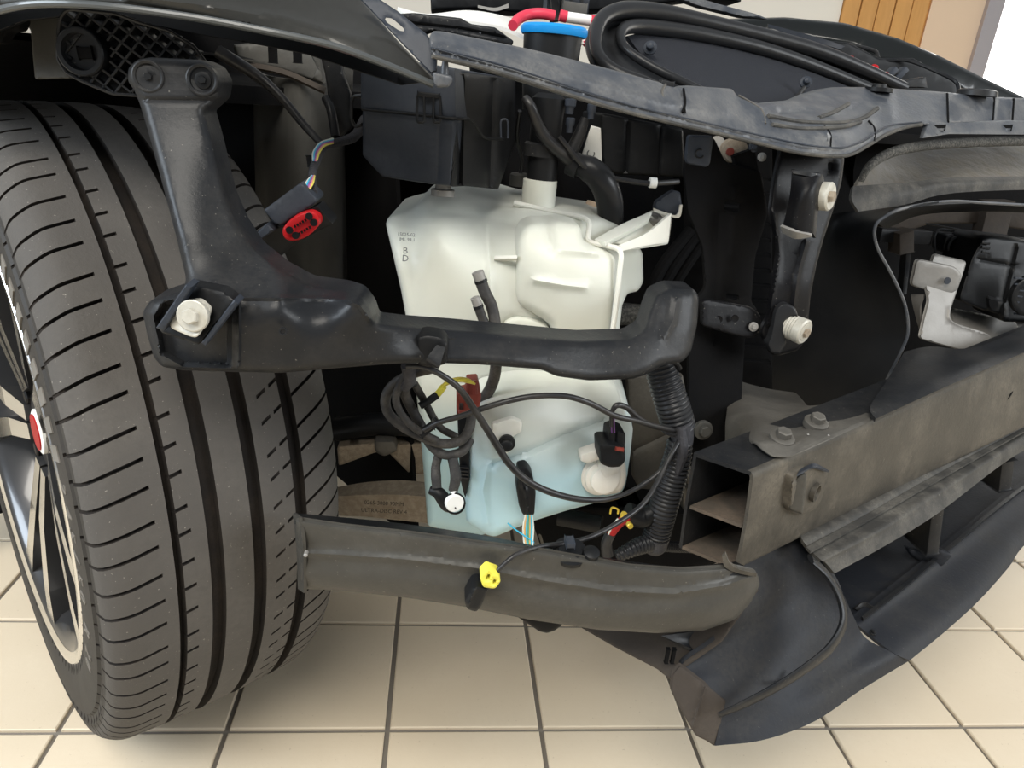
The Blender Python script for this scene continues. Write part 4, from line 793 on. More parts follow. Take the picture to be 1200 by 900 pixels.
# ------------------------------------------------------------ fender and what hangs from it
def make_fender():
    t = thing('front_fender', P(200, 10, .62), 'dark glossy fender panel crossing the top left corner', 'fender')
    relief('fender_skin', [(-260, -200), (425, -200), (426, 2), (470, 52), (509, 92), (505, 99), (440, 68), (380, 48), (300, 31), (230, 18), (150, 7), (60, 2), (0, 8), (-100, 40), (-180, 110), (-260, 240)],
       [(505, 96, .60), (440, 68, .592), (300, 30, .58), (150, 6, .575), (0, 8, .60), (-200, 130, .75), (425, 0, .66), (425, -200, .80), (150, -200, .62), (-260, -200, .70)], .004, 'fender', t, rd=5, step=12,
       emb=[([(430, 50), (330, 22), (230, 5), (150, -4)], 10, .005)])
    tube('fender_edge', [(508, 99, .597), (440, 71, .589), (380, 51, .584), (300, 34, .577), (230, 21, .572), (150, 10, .571), (90, 5, .575), (40, 5, .583), (0, 12, .598), (-60, 30, .63)], 4, 'edge_highlight', t, 10)
    relief('dark_gap_strip', [(-140, 60), (0, 9), (60, 2), (150, 7), (230, 18), (300, 31), (380, 48), (440, 68), (500, 96), (470, 100), (420, 84), (360, 64), (300, 52), (230, 40), (150, 24), (90, 18), (30, 24), (-140, 90)], [(0, 10, .66), (300, 40, .66), (500, 95, .64)], .004, 'plastic_clean', t, rd=1, step=10)  # added dark strip standing in for the shaded gap below the fender
    pl = relief('top_flange', [(420, -3), (440, -4), (466, 13), (500, 40), (513, 57), (512, 84), (505, 86), (470, 50)], [(425, 0, .63), (512, 60, .612), (505, 86, .604)], .003, 'slate', t, rd=2, rn=1, step=6, holes=[[(450, 20), (459, 21), (472, 32), (475, 37), (468, 36), (453, 26)]])
    q = [car(-.17, .16, .790), car(.10, .22, .800), car(.22, -.2, .835), car(.22, -1.6, .88), car(-.17, -1.6, .83), car(-.19, -.3, .80)]
    link('wing_top', q+[p+np.array([0, 0, .004]) for p in q], [tuple(range(6)), tuple(range(11, 5, -1))]+[(k, (k+1) % 6, 6+(k+1) % 6, 6+k) for k in range(6)], 'fender', t, 0)
    q = [car(-.19, -.50, .12), car(-.19, -.50, .80), car(-.19, -1.6, .83), car(-.19, -1.6, .12)]
    link('wing_side', q+[p+LA*.004 for p in q], [(0, 1, 2, 3), (7, 6, 5, 4), (0, 4, 5, 1), (1, 5, 6, 2), (2, 6, 7, 3), (3, 7, 4, 0)], 'fender', t, 0)
    c = relief('edge_clip', [(507, 84), (530, 89), (531, 95), (526, 102), (512, 103), (508, 97)], [(515, 92, .59)], .014, 'dusty', t, rd=3, rn=3, step=5)
    lathe('clip_pin', P(521, 88, .597), (0, 0, 1), [(-.002, .003), (.006, .0028), (.012, .0018), (.018, .0022), (.019, .001)], 'dusty', c, 14)
    t = thing('ribbed_fender_bracket', P(150, 108, .63), 'dark honeycomb-ribbed plastic bracket under the fender with a round boss', 'bracket')
    out = np.array([(70, 22), (76, 13), (84, 11), (135, 16), (165, 27), (198, 36), (228, 55), (246, 80), (250, 105), (160, 112), (132, 110), (100, 97), (78, 86), (68, 70), (68, 40)], float)
    ctl = [(75, 20, .64), (240, 80, .66), (100, 95, .63)]
    relief('back_web', out, [(x, y, v+.014) for x, y, v in ctl], .004, 'plastic', t, rd=2, rn=4, step=12)
    tube('rim_wall', [(x, y, .640) for x, y in rnd(out, 5, 3)]+[(70, 22, .640)], 1.8, 'plastic', t, 6, 2)
    def rib(p, d):
        ts = np.arange(-220, 220, 2.); q = np.array(p)+np.outer(ts, d); ins = pip(q, out) & (np.linalg.norm(q-[106, 62], axis=1) > 23)
        i = 0
        while i < len(ts):
            if ins[i]:
                j = i
                while j+1 < len(ts) and ins[j+1]: j += 1
                if j-i > 4: pbox('rib', *q[i], *q[j], 2.4, .641, .016, 'plastic', t, .0004, tilt=0)
                i = j+1
            else: i += 1
    for k in range(-3, 9): rib((95+k*21, 62), np.array([.78, .62])/np.hypot(.78, .62))
    for k in range(-4, 9): rib((95+k*19, 62), np.array([-.62, .80])/np.hypot(.62, .80))
    bs = lathe('round_boss', P(106, 62, .655), (0, -1, 0), [(0, .0175), (.018, .0175), (.019, .0165), (.019, .0135), (.012, .0125), (.012, .004)], 'plastic', t, 40)
    pbox('boss_slot', 91, 62, 108, 62, 11, .640, .006, 'dark', bs, .001)
    t = thing('liner_flange', P(60, 93, .70), 'grey sheet metal flange hanging at the top left corner beside the ribbed bracket', 'flange')
    relief('flange_sheet', [(-60, 18), (30, 14), (76, 18), (72, 60), (84, 92), (41, 93), (38, 60), (36, 35), (25, 22), (-60, 30)], [(60, 50, .70), (80, 90, .69), (-60, 20, .72)], .004, 'tower', t, rd=3, rn=4, step=8)
    relief('dark_tab', [(-20, 12), (20, 16), (29, 24), (24, 36), (12, 37), (2, 52), (-20, 50)], [(10, 30, .68)], .01, 'dark', t, rd=4, rn=4, step=7)
    # grey tower and straps behind
    t = thing('suspension_tower', P(360, 210, 1.1), 'grey cylindrical suspension tower in the shadow behind the fuse box', 'tower')
    surf('tower_wall', [[(296, 82, 1.10), (312, 88, 1.0), (350, 94, .95), (388, 100, 1.0), (402, 106, 1.10)], [(298, 170, 1.10), (314, 172, 1.0), (352, 175, .95), (390, 175, 1.0), (404, 175, 1.10)], [(302, 350, 1.10), (318, 352, 1.0), (354, 355, .95), (392, 352, 1.0), (408, 350, 1.10)]], 'tower', t, .004)
    relief('tower_cap', [(272, 52), (300, 50), (345, 55), (372, 58), (383, 100), (330, 82), (280, 72)], [(300, 60, .98), (380, 95, .95)], .01, 'tower', t, rd=4, rn=4, step=8)
    surf('cap_rim', [[(275, 70, .975), (330, 80, .95), (382, 102, .94)], [(275, 76, .97), (330, 86, .945), (380, 108, .935)]], 'brownp', t, .004)
    relief('pale_gusset', [(360, 56), (374, 56), (380, 98), (366, 92), (372, 80)], [(370, 70, .92)], .006, 'tower', t, rd=2, step=6)
    for x in (318, 347): pbox('hanging_lug', x, 50, x+1, 74, 8, .80, .01, 'dark', t, .001)
    relief('dark_web', [(376, 58), (400, 62), (402, 85), (411, 110), (412, 150), (395, 165), (388, 150), (383, 100)], [(390, 100, .82), (410, 150, .80)], .01, 'plastic', t, rd=3, step=8)
    relief('pale_plate', [(401, 68), (414, 70), (412, 108), (405, 95)], [(408, 90, .84)], .006, 'rail', t, rd=1, step=6)
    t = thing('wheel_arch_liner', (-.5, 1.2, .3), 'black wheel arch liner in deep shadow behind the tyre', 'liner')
    relief('dark_backing', [(175, 22), (445, 40), (445, 270), (250, 290), (200, 200), (175, 120)], [(300, 100, 1.25)], .01, 'dark', t, rd=2, step=25, seg=20)  # dark sheet added in place of shade behind the fender
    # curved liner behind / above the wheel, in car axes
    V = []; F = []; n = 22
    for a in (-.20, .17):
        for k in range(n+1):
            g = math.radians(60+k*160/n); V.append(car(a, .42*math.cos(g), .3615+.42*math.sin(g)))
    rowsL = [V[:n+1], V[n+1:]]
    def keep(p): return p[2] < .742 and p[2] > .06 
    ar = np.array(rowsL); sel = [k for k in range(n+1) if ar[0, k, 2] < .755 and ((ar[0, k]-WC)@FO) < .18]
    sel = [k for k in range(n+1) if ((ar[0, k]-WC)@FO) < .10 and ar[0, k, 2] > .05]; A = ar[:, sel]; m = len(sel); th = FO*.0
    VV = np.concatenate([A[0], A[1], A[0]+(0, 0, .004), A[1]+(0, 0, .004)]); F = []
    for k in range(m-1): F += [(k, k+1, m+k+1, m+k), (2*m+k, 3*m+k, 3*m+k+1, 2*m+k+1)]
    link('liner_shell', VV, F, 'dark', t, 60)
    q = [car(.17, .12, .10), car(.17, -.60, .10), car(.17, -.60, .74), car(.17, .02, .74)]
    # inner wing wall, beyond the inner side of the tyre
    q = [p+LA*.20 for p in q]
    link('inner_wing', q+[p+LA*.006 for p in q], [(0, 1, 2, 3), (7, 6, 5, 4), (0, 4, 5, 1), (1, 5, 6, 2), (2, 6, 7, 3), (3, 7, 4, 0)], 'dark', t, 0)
make_fender()

# ------------------------------------------------------------ engine bay contents
def make_bay():
    t = thing('fuse_box', P(490, 218, .74), 'slate-grey plastic fuse box with clipped lid above the reservoir', 'box')
    relief('box_base', [(425, 128), (532, 140), (528, 218), (500, 215), (448, 207), (425, 182)], [(425, 130, .72), (531, 140, .68), (528, 218, .69)], .13, 'slate', t, rd=3, rn=2, step=10, emb=[([(515, 150), (513, 210)], 3, -.001)], back=(.35, .93, 0))
    relief('box_lid', [(423, 62), (534, 80), (535, 141), (423, 129)], [(425, 70, .72), (533, 85, .677), (533, 140, .677)], .13, 'slate', t, rd=3, rn=1, step=10, back=(.35, .93, 0))
    relief('side_panel', [(531, 82), (604, 92), (604, 165), (584, 222), (545, 218), (528, 219), (532, 140)], [(531, 100, .68), (604, 100, .78), (545, 215, .71)], .05, 'plastic_clean', t, rd=3, rn=2, step=8, emb=[([(541, 95), (538, 215)], 4, -.008), ([(578, 95), (574, 218)], 5, -.006)])
    tube('seam_bead', [(424, 128, .717), (480, 133, .697), (533, 139, .674), (548, 139, .69), (556, 145, .70), (563, 156, .71), (571, 162, .72), (590, 163, .75)], 1.6, 'plastic_clean', t, 8)
    for x in (493, 512):
        tube('lid_latch', [(x-4, 112, .684), (x-4, 140, .680), (x, 143, .679), (x+4, 140, .680), (x+4, 112, .684)], 1.5, 'plastic_clean', t, 8)
    pbox('hinge_bar', 489, 110, 515, 113, 5, .683, .008, 'plastic_clean', t)
    tube('side_latch', [(587, 162, .745), (587, 143, .745), (591, 140, .745), (595, 143, .745), (595, 162, .745)], 1.2, 'slate', t, 8)
    tube('edge_handle', [(424, 112, .73), (414, 114, .735), (412, 125, .735), (412, 140, .735), (417, 148, .735), (424, 146, .73)], 2, 'plastic', t, 8)
    lathe('mounting_stud', P(519, 222, .76), (0, 0, 1), [(-.006, .012), (.0, .012), (.001, .008), (.010, .007), (.016, .006)], 'steel', t, 16)
    t = thing('filler_tube', P(632, 215, .81), 'black vertical reservoir filler pipe topped by the bright blue cap', 'filler')
    lathe('filler_funnel', P(648, 42, .84), (0, 0, 1), [(-.075, .026), (-.04, .029), (-.004, .031), (0, .031)], 'plastic_clean', t, 40)
    cp = lathe('blue_cap', P(649, 41, .84), (0, 0, 1), [(-.001, .034), (.002, .0355), (.006, .0355), (.0085, .033), (.009, .029), (.0075, .026), (.007, .010)], 'blue', t, 56)
    cp['label'] = 'bright blue round cap'
    lathe('filler_pipe', P(634, 214, .80), (0, 0, 1), [(-.01, .0165), (.05, .0165), (.085, .0175), (.09, .012)], 'plastic_clean', t, 28)
    lathe('pipe_collar', P(634, 176, .80), (0, 0, 1), [(-.006, .019), (.006, .019), (.008, .0165)], 'plastic', t, 28)
    t = thing('windscreen_hose', P(700, 250, .8), 'fat black rubber hose elbow plunging behind the reservoir', 'hose')
    tube('hose_elbow', [(672, 192, .80), (690, 198, .79), (705, 212, .785), (714, 235, .79), (716, 270, .80)], [11, 15, 16, 16, 15], 'gasket', t, 18)
    tube('hose_collar', [(668, 190, .80), (680, 196, .795)], 14, 'plastic', t, 18)
    tube('feed_hose', [(615, 115, .77), (622, 125, .765), (632, 150, .77), (645, 168, .775), (665, 185, .79), (676, 192, .80)], [5, 6, 7, 7.5, 8], 'cable', t, 12)
    tube('thin_breather_tube', [(655, 160, .78), (680, 190, .78), (700, 204, .78), (730, 211, .78), (762, 215, .78), (795, 213, .79)], 3.2, 'cable', None, 10, label='thin black breather tube with a white clamp below the front frame', cat='tube')
    tag(link('white_clamp', *tubev(pix([(761, 214, .78), (769, 214.5, .78)]), .0055, 16), 'white'), 'small white clamp ring on the thin breather tube', 'clamp')
    tag(tube('diagonal_hose', [(686, 138, .80), (678, 160, .80), (668, 182, .80)], [5, 7, 8], 'plastic', None, 12), 'ribbed black diagonal hose beside the paper label', 'hose')
    lb = relief('paper_label', [(693, 147), (704, 150), (706, 200), (692, 198), (680, 188)], [(695, 170, .825)], .002, 'paper', None, rd=1, step=6)
    tag(lb, 'torn white paper label with black letters tucked behind the hoses', 'label'); print_at('label_print', 'AC', 691, 186, .820, 10, 'ink', lb, 72)
    t = thing('expansion_box', P(755, 215, .9), 'black ribbed plastic box in shadow below the front frame', 'box')
    relief('box_shell', [(704, 132), (800, 150), (802, 208), (720, 204), (706, 195)], [(704, 150, .86), (800, 180, .90)], .12, 'plastic_clean', t, rd=4, rn=4, step=10, emb=[([(736, 140), (733, 203)], 4, -.004), ([(775, 148), (772, 206)], 3, -.003)])
    for x, y, r in ((668, 124, 5), (668, 146, 4), (693, 130, 4)):
        lathe('small_valve', P(x, y, .79), (0, 0, 1), [(-.008, r*.0008), (-.002, r*.0009), (.0, r*.0012), (.006, r*.0012), (.007, r*.0008)], 'slate', t, 14)
    tube('box_wire', [(609, 130, .8), (606, 160, .82), (612, 190, .84), (606, 215, .84)], 2.4, 'cable', t)
    lathe('copper_fitting', P(691, 246, .84), (.2, 0, 1), [(-.02, .009), (.0, .0085), (.010, .006)], 'beige', t, 16)
    lathe('grey_collar', P(610, 205, .84), (0, 0, 1), [(-.012, .012), (.0, .012), (.002, .010)], 'tower', t, 20)
    tag(tube('braided_sleeve', [(706, 375, .82), (728, 368, .82), (760, 370, .83)], [15, 14, 13], 'seal', None, 18), 'grey braided sleeve between reservoir and bracket arm', 'hose')
    t = thing('pivot_lug', P(780, 260, .8), 'small grey pressed lug bolted above the reservoir ear', 'lug')
    relief('lug_plate', [(766, 245), (768, 236), (788, 223), (797, 225), (799, 240), (794, 252), (772, 248)], [(780, 240, .79)], .006, 'slate', t, rd=2, rn=2, step=5)
    surf('lug_edge', [[(766, 244, .785), (780, 249, .785), (793, 252, .785), (797, 240, .785)], [(766, 248, .785), (780, 252, .785), (796, 255, .785), (800, 240, .785)]], 'zinc', t, .003)
    lathe('lug_bush', P(766, 256, .79), (0, -.4, 1), [(-.004, .010), (.002, .010), (.002, .005), (-.002, .005)], 'steel', t, 20)

    # bellows air intake with foam filter
    t = thing('intake_bellows', P(850, 100, 1.0), 'large black rubber bellows frame around a dark foam filter panel', 'bellows')
    o_ = [(800, 118, .83), (760, 99, .83), (722, 84, .84), (702, 66, .86), (698, 44, .89), (706, 22, .93), (730, 12, .97), (770, 14, 1.02), (820, 24, 1.07), (900, 43, 1.14), (960, 60, 1.19), (1010, 80, 1.22), (1060, 103, 1.24)]
    i_ = [(850, 120, .88), (800, 96, .87), (760, 76, .88), (732, 55, .90), (728, 38, .93), (742, 31, .97), (780, 34, 1.02), (830, 42, 1.07), (890, 56, 1.12), (950, 76, 1.16), (1020, 104, 1.20)]
    tube('outer_ring', o_, [7, 7, 7, 7, 8, 9, 9, 8, 8, 7, 6], 'gasket', t, 14)
    tube('inner_ring', i_, [5, 5, 5, 5, 7, 8, 8, 7.5, 7, 6], 'gasket', t, 14)
    tube('rear_ring', [(790, 122, .84), (740, 104, .85), (704, 82, .86), (692, 58, .89), (694, 38, .92), (702, 24, .95)], 5.5, 'gasket', t, 12)
    oo = cr(np.array(o_, float), 4); ii = cr(np.array(i_, float), 4); ii = np.stack([np.interp(np.linspace(0, 1, 24), np.linspace(0, 1, len(ii)), ii[:, k]) for k in range(3)], 1); oo = np.stack([np.interp(np.linspace(0, 1, 24), np.linspace(0, 1, len(oo)), oo[:, k]) for k in range(3)], 1)
    surf('bellows_web', [[tuple(p+[0, 0, .012]) for p in oo], [tuple((p+q)/2+[0, 0, .03]) for p, q in zip(oo, ii)], [tuple(q+[0, 0, .014]) for q in ii]], 'gasket', t, .003, 2)
    surf('bellows_skirt', [[(700, 24, .95), (694, 45, .90), (700, 70, .87), (730, 92, .85), (800, 122, .84)], [(700, 24, .96), (690, 50, .92), (694, 78, .88), (725, 102, .86), (795, 132, .85)]], 'gasket', t, .003)
    fm = relief('foam_filter', [(735, 42), (760, 36), (830, 48), (890, 62), (950, 84), (1010, 108), (1000, 125), (850, 125), (800, 98), (760, 76)], [(735, 45, .96), (1010, 110, 1.17), (850, 115, .93)], .02, 'foam', t, rd=2, step=10)
    for x, y, v in ((762, 57, .935), (944, 97, 1.05)):
        lathe('filter_stud', P(x, y, v), (-.3, -1, .3), [(0, .008), (.004, .008), (.005, .005), (.012, .004), (.013, .002)], 'slate', fm, 16)
    tube('stud_stem', [(943, 102, 1.045), (935, 112, 1.04), (925, 122, 1.03)], 2.5, 'plastic', fm)
    # white cover strip, battery side parts
    t = thing('white_fender_cover', P(560, 40, 1.0), 'white cover strip across the top behind the front frame', 'cover')
    surf('cover_sheet', [[(466, 8, 1.1), (500, 16, 1.1), (545, 12, 1.1), (580, 16, 1.1), (615, 26, 1.1)], [(480, 22, 1.0), (505, 24, 1.0), (545, 24, 1.0), (590, 32, 1.0), (622, 46, 1.0)]], 'white', t, .004)
    t = thing('scuttle_trim', P(540, 45, .85), 'black stepped plastic trim strip behind the front frame end', 'trim')
    relief('trim_strip', [(468, 16), (485, 15), (540, 21), (552, 28), (580, 32), (602, 48), (600, 54), (560, 46), (505, 36), (495, 40)], [(480, 20, .80), (600, 50, .86)], .03, 'plastic', t, rd=3, rn=2, step=7, emb=[([(485, 28), (540, 34), (590, 44)], 3, -.004)])
    t = thing('red_hose', P(640, 22, .97), 'pinkish red hose with white end fittings behind the blue cap', 'hose')
    tube('hose_body', [(601, 30, .95), (608, 22, .97), (620, 17, .98), (636, 16, .98), (650, 19, .98)], 5.5, 'redhose', t, 14)
    tube('hose_body', [(656, 18, 1.0), (664, 20, 1.0)], 6, 'redhose', t, 14); tube('end_fitting', [(664, 20, 1.0), (692, 24, 1.0)], 5.5, 'white', t, 14); tube('hose_tip', [(692, 24, 1.0), (700, 25, 1.0)], 6, 'redhose', t, 14)
    tube('red_tail', [(698, 28, .99), (694, 42, .97), (686, 52, .96)], 4, 'redhose', t); pbox('white_block', 680, 44, 694, 42, 14, .96, .02, 'white', t)
    t = thing('battery_terminal_block', P(665, 12, 1.05), 'dark grey terminal block with a ribbed edge at the top behind the red hose', 'block')
    pbox('block_body', 641, 4, 690, 7, 22, 1.05, .04, 'slate', t); pbox('post', 650, -4, 652, 24, 8, 1.03, .03, 'plastic_clean', t)
    for k in range(4): pbox('block_rib', 646+k*12, -2, 647+k*12, 13, 3, 1.045, .01, 'plastic', t, .0005)
    pbox('side_block', 660, 8, 688, 12, 12, 1.02, .03, 'tower', t)
    t = thing('engine_cover', P(560, 30, 1.4), 'black engine cover in shadow at the top centre of the bay', 'cover')
    relief('cover_shell', [(502, -60), (880, -60), (868, 2), (820, -2), (760, 6), (700, 12), (600, 14), (560, 10), (505, 12)], [(600, 0, 1.35), (850, -40, 1.5)], .08, 'plastic_clean', t, rd=4, step=16)
    surf('chrome_strip', [[(560, 6, 1.3), (580, 9, 1.3), (596, 4, 1.3)], [(560, 9, 1.3), (580, 13, 1.3), (596, 9, 1.3)]], 'steel', t, .003)
    relief('cover_edge', [(775, -8), (800, -8), (840, 4), (885, 16), (900, 22), (870, 20), (820, 8)], [(840, 5, 1.35)], .02, 'dusty', t, rd=2, step=6)
    # far side fender
    t = thing('opposite_fender', P(1050, 100, 2.0), 'glossy black curved edge of the opposite fender against the bright window', 'fender')
    relief('fender_skin', [(820, 30), (850, 22), (920, 20), (990, 27), (1050, 44), (1100, 65), (1150, 90), (1200, 114), (1260, 150), (1260, 190), (1160, 130), (1130, 108), (1100, 88), (1065, 72), (1030, 70), (1000, 54), (940, 44), (880, 36)],
       [(850, 24, 2.1), (990, 30, 2.0), (1200, 115, 1.9), (1100, 90, 1.9)], .03, 'farfender', t, rd=6, rn=4, step=9)
    relief('inner_shield', [(860, 32), (940, 44), (995, 50), (1030, 68), (1070, 68), (1122, 96), (1128, 118), (1100, 116), (1000, 112), (930, 80), (860, 50)], [(900, 40, 1.75), (1120, 110, 1.6)], .03, 'plastic_clean', t, rd=3, step=10)
    tube('shield_rim', [(995, 52, 1.72), (1025, 60, 1.7), (1032, 70, 1.68), (1064, 71, 1.66), (1100, 85, 1.62), (1120, 96, 1.6), (1124, 108, 1.58)], 2.2, 'plastic', t, 8)
    for x, y in ((996, 71), (1024, 81), (1037, 90)): lathe('red_cap', P(x, y, 1.45), (-.3, -.8, .5), [(-.006, .008), (.004, .008), (.006, .005)], 'red', t, 14)
    for x in (1052, 1064): pbox('fin', x, 80, x-12, 92, 6, 1.45, .02, 'slate', t, .001)
    relief('dark_flap', [(1048, 96), (1085, 90), (1087, 103), (1060, 103)], [(1070, 97, 1.4)], .02, 'plastic', t, rd=2, step=6)
    surf('strap', [[(900, 28, 1.62), (960, 44, 1.6), (990, 54, 1.58)], [(900, 32, 1.62), (958, 50, 1.6), (985, 58, 1.58)]], 'slate', t, .003)
    # deep background masses that close the bay
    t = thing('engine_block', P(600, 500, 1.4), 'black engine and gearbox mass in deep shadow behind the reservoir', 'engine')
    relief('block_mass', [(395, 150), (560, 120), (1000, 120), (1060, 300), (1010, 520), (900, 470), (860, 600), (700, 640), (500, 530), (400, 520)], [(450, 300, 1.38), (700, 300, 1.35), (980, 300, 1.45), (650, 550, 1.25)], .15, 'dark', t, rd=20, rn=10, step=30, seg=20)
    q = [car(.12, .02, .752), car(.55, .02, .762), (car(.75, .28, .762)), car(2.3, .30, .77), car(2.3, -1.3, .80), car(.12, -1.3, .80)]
    link('bay_light_blocker', q+[p-np.array([0, 0, .02]) for p in q], [tuple(range(6)), tuple(range(11, 5, -1))]+[(k, (k+1) % 6, 6+(k+1) % 6, 6+k) for k in range(6)], 'dark', t, 0)  # unseen plate added to keep overhead light out of the bay
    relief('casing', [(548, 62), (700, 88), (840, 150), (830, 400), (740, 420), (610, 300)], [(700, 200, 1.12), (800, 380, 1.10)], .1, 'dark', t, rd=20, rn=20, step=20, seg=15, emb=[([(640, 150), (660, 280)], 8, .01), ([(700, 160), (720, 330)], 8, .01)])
    tube('drive_shaft', [(396, 503, 1.02), (440, 497, 1.0), (500, 500, .98), (560, 510, .96)], [16, 15, 15, 15], 'plastic_clean', t, 16)
    relief('lower_case', [(620, 600), (680, 590), (810, 600), (880, 650), (800, 670), (640, 660)], [(650, 620, .78), (800, 630, .74)], .05, 'dark', t, rd=8, rn=6, step=12)
    tube('lower_pipe', [(655, 605, .74), (680, 610, .73), (705, 615, .72)], 13, 'plastic_clean', t, 16)
    relief('radiator_guard', [(630, 625), (660, 618), (700, 625), (705, 640), (690, 645), (635, 640)], [(660, 630, .76)], .01, 'rail', t, rd=3, rn=3, step=6)
    t = thing('brake_backplate', P(450, 612, 1.0), 'brown cast iron brake disc rim with stamped writing, under the drive shaft', 'disc')
    surf('disc_rim', [[(388, 572, .98), (430, 565, .96), (470, 563, .95), (510, 566, .94)], [(388, 582, .95), (430, 580, .93), (470, 580, .92), (510, 583, .91)]], 'shield', t, .01)
    surf('disc_face', [[(388, 582, .95), (430, 580, .93), (470, 580, .92), (510, 583, .91)], [(388, 604, .955), (430, 606, .935), (470, 610, .925), (510, 614, .915)]], 'shield', t, .006)
    for s, y in (('0265-3008 90MM', 590), ('ULTRA-DISC REV 4', 599)): print_at('stamped_line', s, 450, y, .915, 5.5, 'brownp', t, -3)
    relief('caliper_arm', [(395, 523), (440, 518), (458, 520), (500, 518), (500, 556), (480, 555), (455, 530), (440, 530), (397, 546)], [(440, 530, .99)], .02, 'shield', t, rd=3, rn=3, step=7)
    relief('ball_joint', [(438, 516), (462, 516), (466, 528), (450, 535), (440, 530)], [(450, 525, .97)], .02, 'rail', t, rd=4, rn=4, step=5)
make_bay()

# ------------------------------------------------------------ connectors, harness, cables
def make_wires():
    t = thing('red_faced_connector', P(340, 290, .62), 'black rectangular connector with a red oval socket hanging beside the bracket', 'connector')
    relief('connector_body', [(298, 272), (336, 262), (372, 240), (391, 262), (352, 282), (322, 306), (305, 290)], [(340, 270, .63), (385, 262, .625), (310, 290, .64)], .03, 'plastic_clean', t, rd=3, rn=3, step=6)
    relief('upper_housing', [(309, 246), (352, 214), (356, 216), (372, 233), (370, 238), (330, 264), (322, 262)], [(340, 240, .618)], .035, 'slate', t, rd=3, rn=2, step=6)
    relief('side_shell', [(298, 276), (312, 262), (322, 270), (300, 284)], [(308, 272, .615)], .025, 'slate', t, rd=2, rn=2, step=5)
    e = []
    for a in np.linspace(0, 2*math.pi, 20, endpoint=False):
        u, v = 24*math.cos(a), 14*math.sin(a)*(1.12 if abs(math.cos(a)) > .6 else 1); k = math.radians(-31); e.append((353+u*math.cos(k)-v*math.sin(k), 265+u*math.sin(k)+v*math.cos(k)))
    f = relief('red_socket', e, [(353, 265, .608)], .02, 'red', t, rd=3, rn=2, step=5); f['label'] = 'red oval socket face'
    def rot(u, v): k = math.radians(-31); return 353+u*math.cos(k)-v*math.sin(k), 265+u*math.sin(k)+v*math.cos(k)
    for u, v in ((-14, -3), (-11, 6), (14, -5), (15, 4)):
        x, y = rot(u, v); lathe('socket_pin', P(x, y, .6055), (0, -1, .1), [(0, .0030), (.0015, .0030), (.0015, .0018)], 'dark', f, 12)
    for k in range(5):
        for v in (-5, 5):
            x, y = rot(-7+k*3.6, v); x2, y2 = rot(-7+k*3.6, v+3); pbox('socket_slot', x, y, x2, y2, 1.6, .6055, .003, 'dark', f, .0002)
    tube('harness', [(368, 226, .63), (366, 205, .66), (370, 190, .70), (378, 174, .74), (392, 168, .77), (415, 160, .80), (428, 140, .82)], [4, 4.5, 5, 4, 5.5, 6], 'tape', t, 12)
    for k, (m, d) in enumerate((('wire_b', -3), ('wire_p', 0), ('wire_pk', 3), ('wire_w', -5), ('wire_y', 5))):
        tube('coloured_wire', [(369+d*.4, 188, .685), (371+d*.7, 178, .70), (378+d*.5, 169+d*.3, .72), (390, 165+d*.5, .75)], 1.2, m, t, 6)
        tube('coloured_wire', [(360+d*.5, 222, .625), (363+d*.8, 214, .63), (367+d*.3, 206, .65)], 1.1, m, t, 6)
    pbox('harness_clip', 362, 182, 364, 196, 7, .70, .01, 'plastic_clean', t, .001)
    tag(tube('diagonal_cable', [(255, 60, .80), (300, 88, .80), (330, 115, .79), (355, 145, .78), (376, 168, .77)], [7, 6, 5, 4.5, 4], 'cable', None, 12), 'black cable running diagonally down across the grey suspension tower', 'cable')
    tag(tube('short_black_hose', [(382, 115, .80), (388, 130, .79), (393, 160, .78)], 5, 'gasket', None, 12), 'short black hose beside the fuse box handle', 'hose')

    # twin open hoses in front of the reservoir
    for nm, pts, r, lab in (('open_hose', [(563, 328, .640), (568, 342, .638), (577, 362, .635), (581, 390, .63), (581, 430, .64), (576, 452, .65), (565, 470, .655)], 7.5, 'taller of two cut black hoses with grey end caps before the reservoir'),
                            ('open_hose', [(560, 358, .630), (565, 372, .630), (573, 392, .63), (578, 415, .64)], 6, 'shorter of two cut black hoses with grey end caps before the reservoir')):
        t = thing(nm, P(*pts[-1]), lab, 'hose', 'cut hoses'); tube('hose_body', pts, r, 'dustcable', t, 14)
        a, b = np.array(pts[0][:2]), np.array(pts[1][:2]); d = (a-b)/np.linalg.norm(a-b); e = a+d*10
        V, F = tubev(pix([(*a, pts[0][2]), (*e, pts[0][2])]), (r*.98)*pts[0][2]/FOC, 18); link('hose_end_cap', V, F, 'steel', t)
        V, F = tubev(pix([(*(e-d*.5), pts[0][2]), (*(e+d*.8), pts[0][2])]), (r*.6)*pts[0][2]/FOC, 14); link('cap_bore', V, F, 'steel', t)
        V, F = tubev(pix([(*(a-d*3), pts[0][2]), (*(a+d*.5), pts[0][2])]), (r*1.06)*pts[0][2]/FOC, 18); link('clamp_band', V, F, 'plastic_clean', t)
    # coiled loom
    t = thing('coiled_loom', P(510, 530, .60), 'dusty black cable loom coiled in loops under the bracket arm', 'cable loom')
    for pts, r in (([(506, 432, .575), (484, 438, .590), (462, 450, .598), (452, 466, .60), (455, 484, .60), (472, 500, .60), (497, 513, .60), (520, 520, .602), (540, 516, .605), (550, 502, .61), (553, 485, .62)], 6.5),
                   ([(480, 440, .60), (474, 458, .605), (482, 478, .61), (494, 500, .612), (505, 522, .61), (522, 533, .608), (541, 529, .61), (551, 515, .62)], 6.5),
                   ([(478, 435, .59), (468, 452, .59), (464, 470, .59), (474, 490, .59), (492, 506, .592), (512, 516, .595)], 5),
                   ([(486, 450, .61), (500, 475, .62), (515, 500, .62), (535, 512, .62)], 5)):
        tube('loom_loop', pts, r, 'dustcable', t, 12, 8)
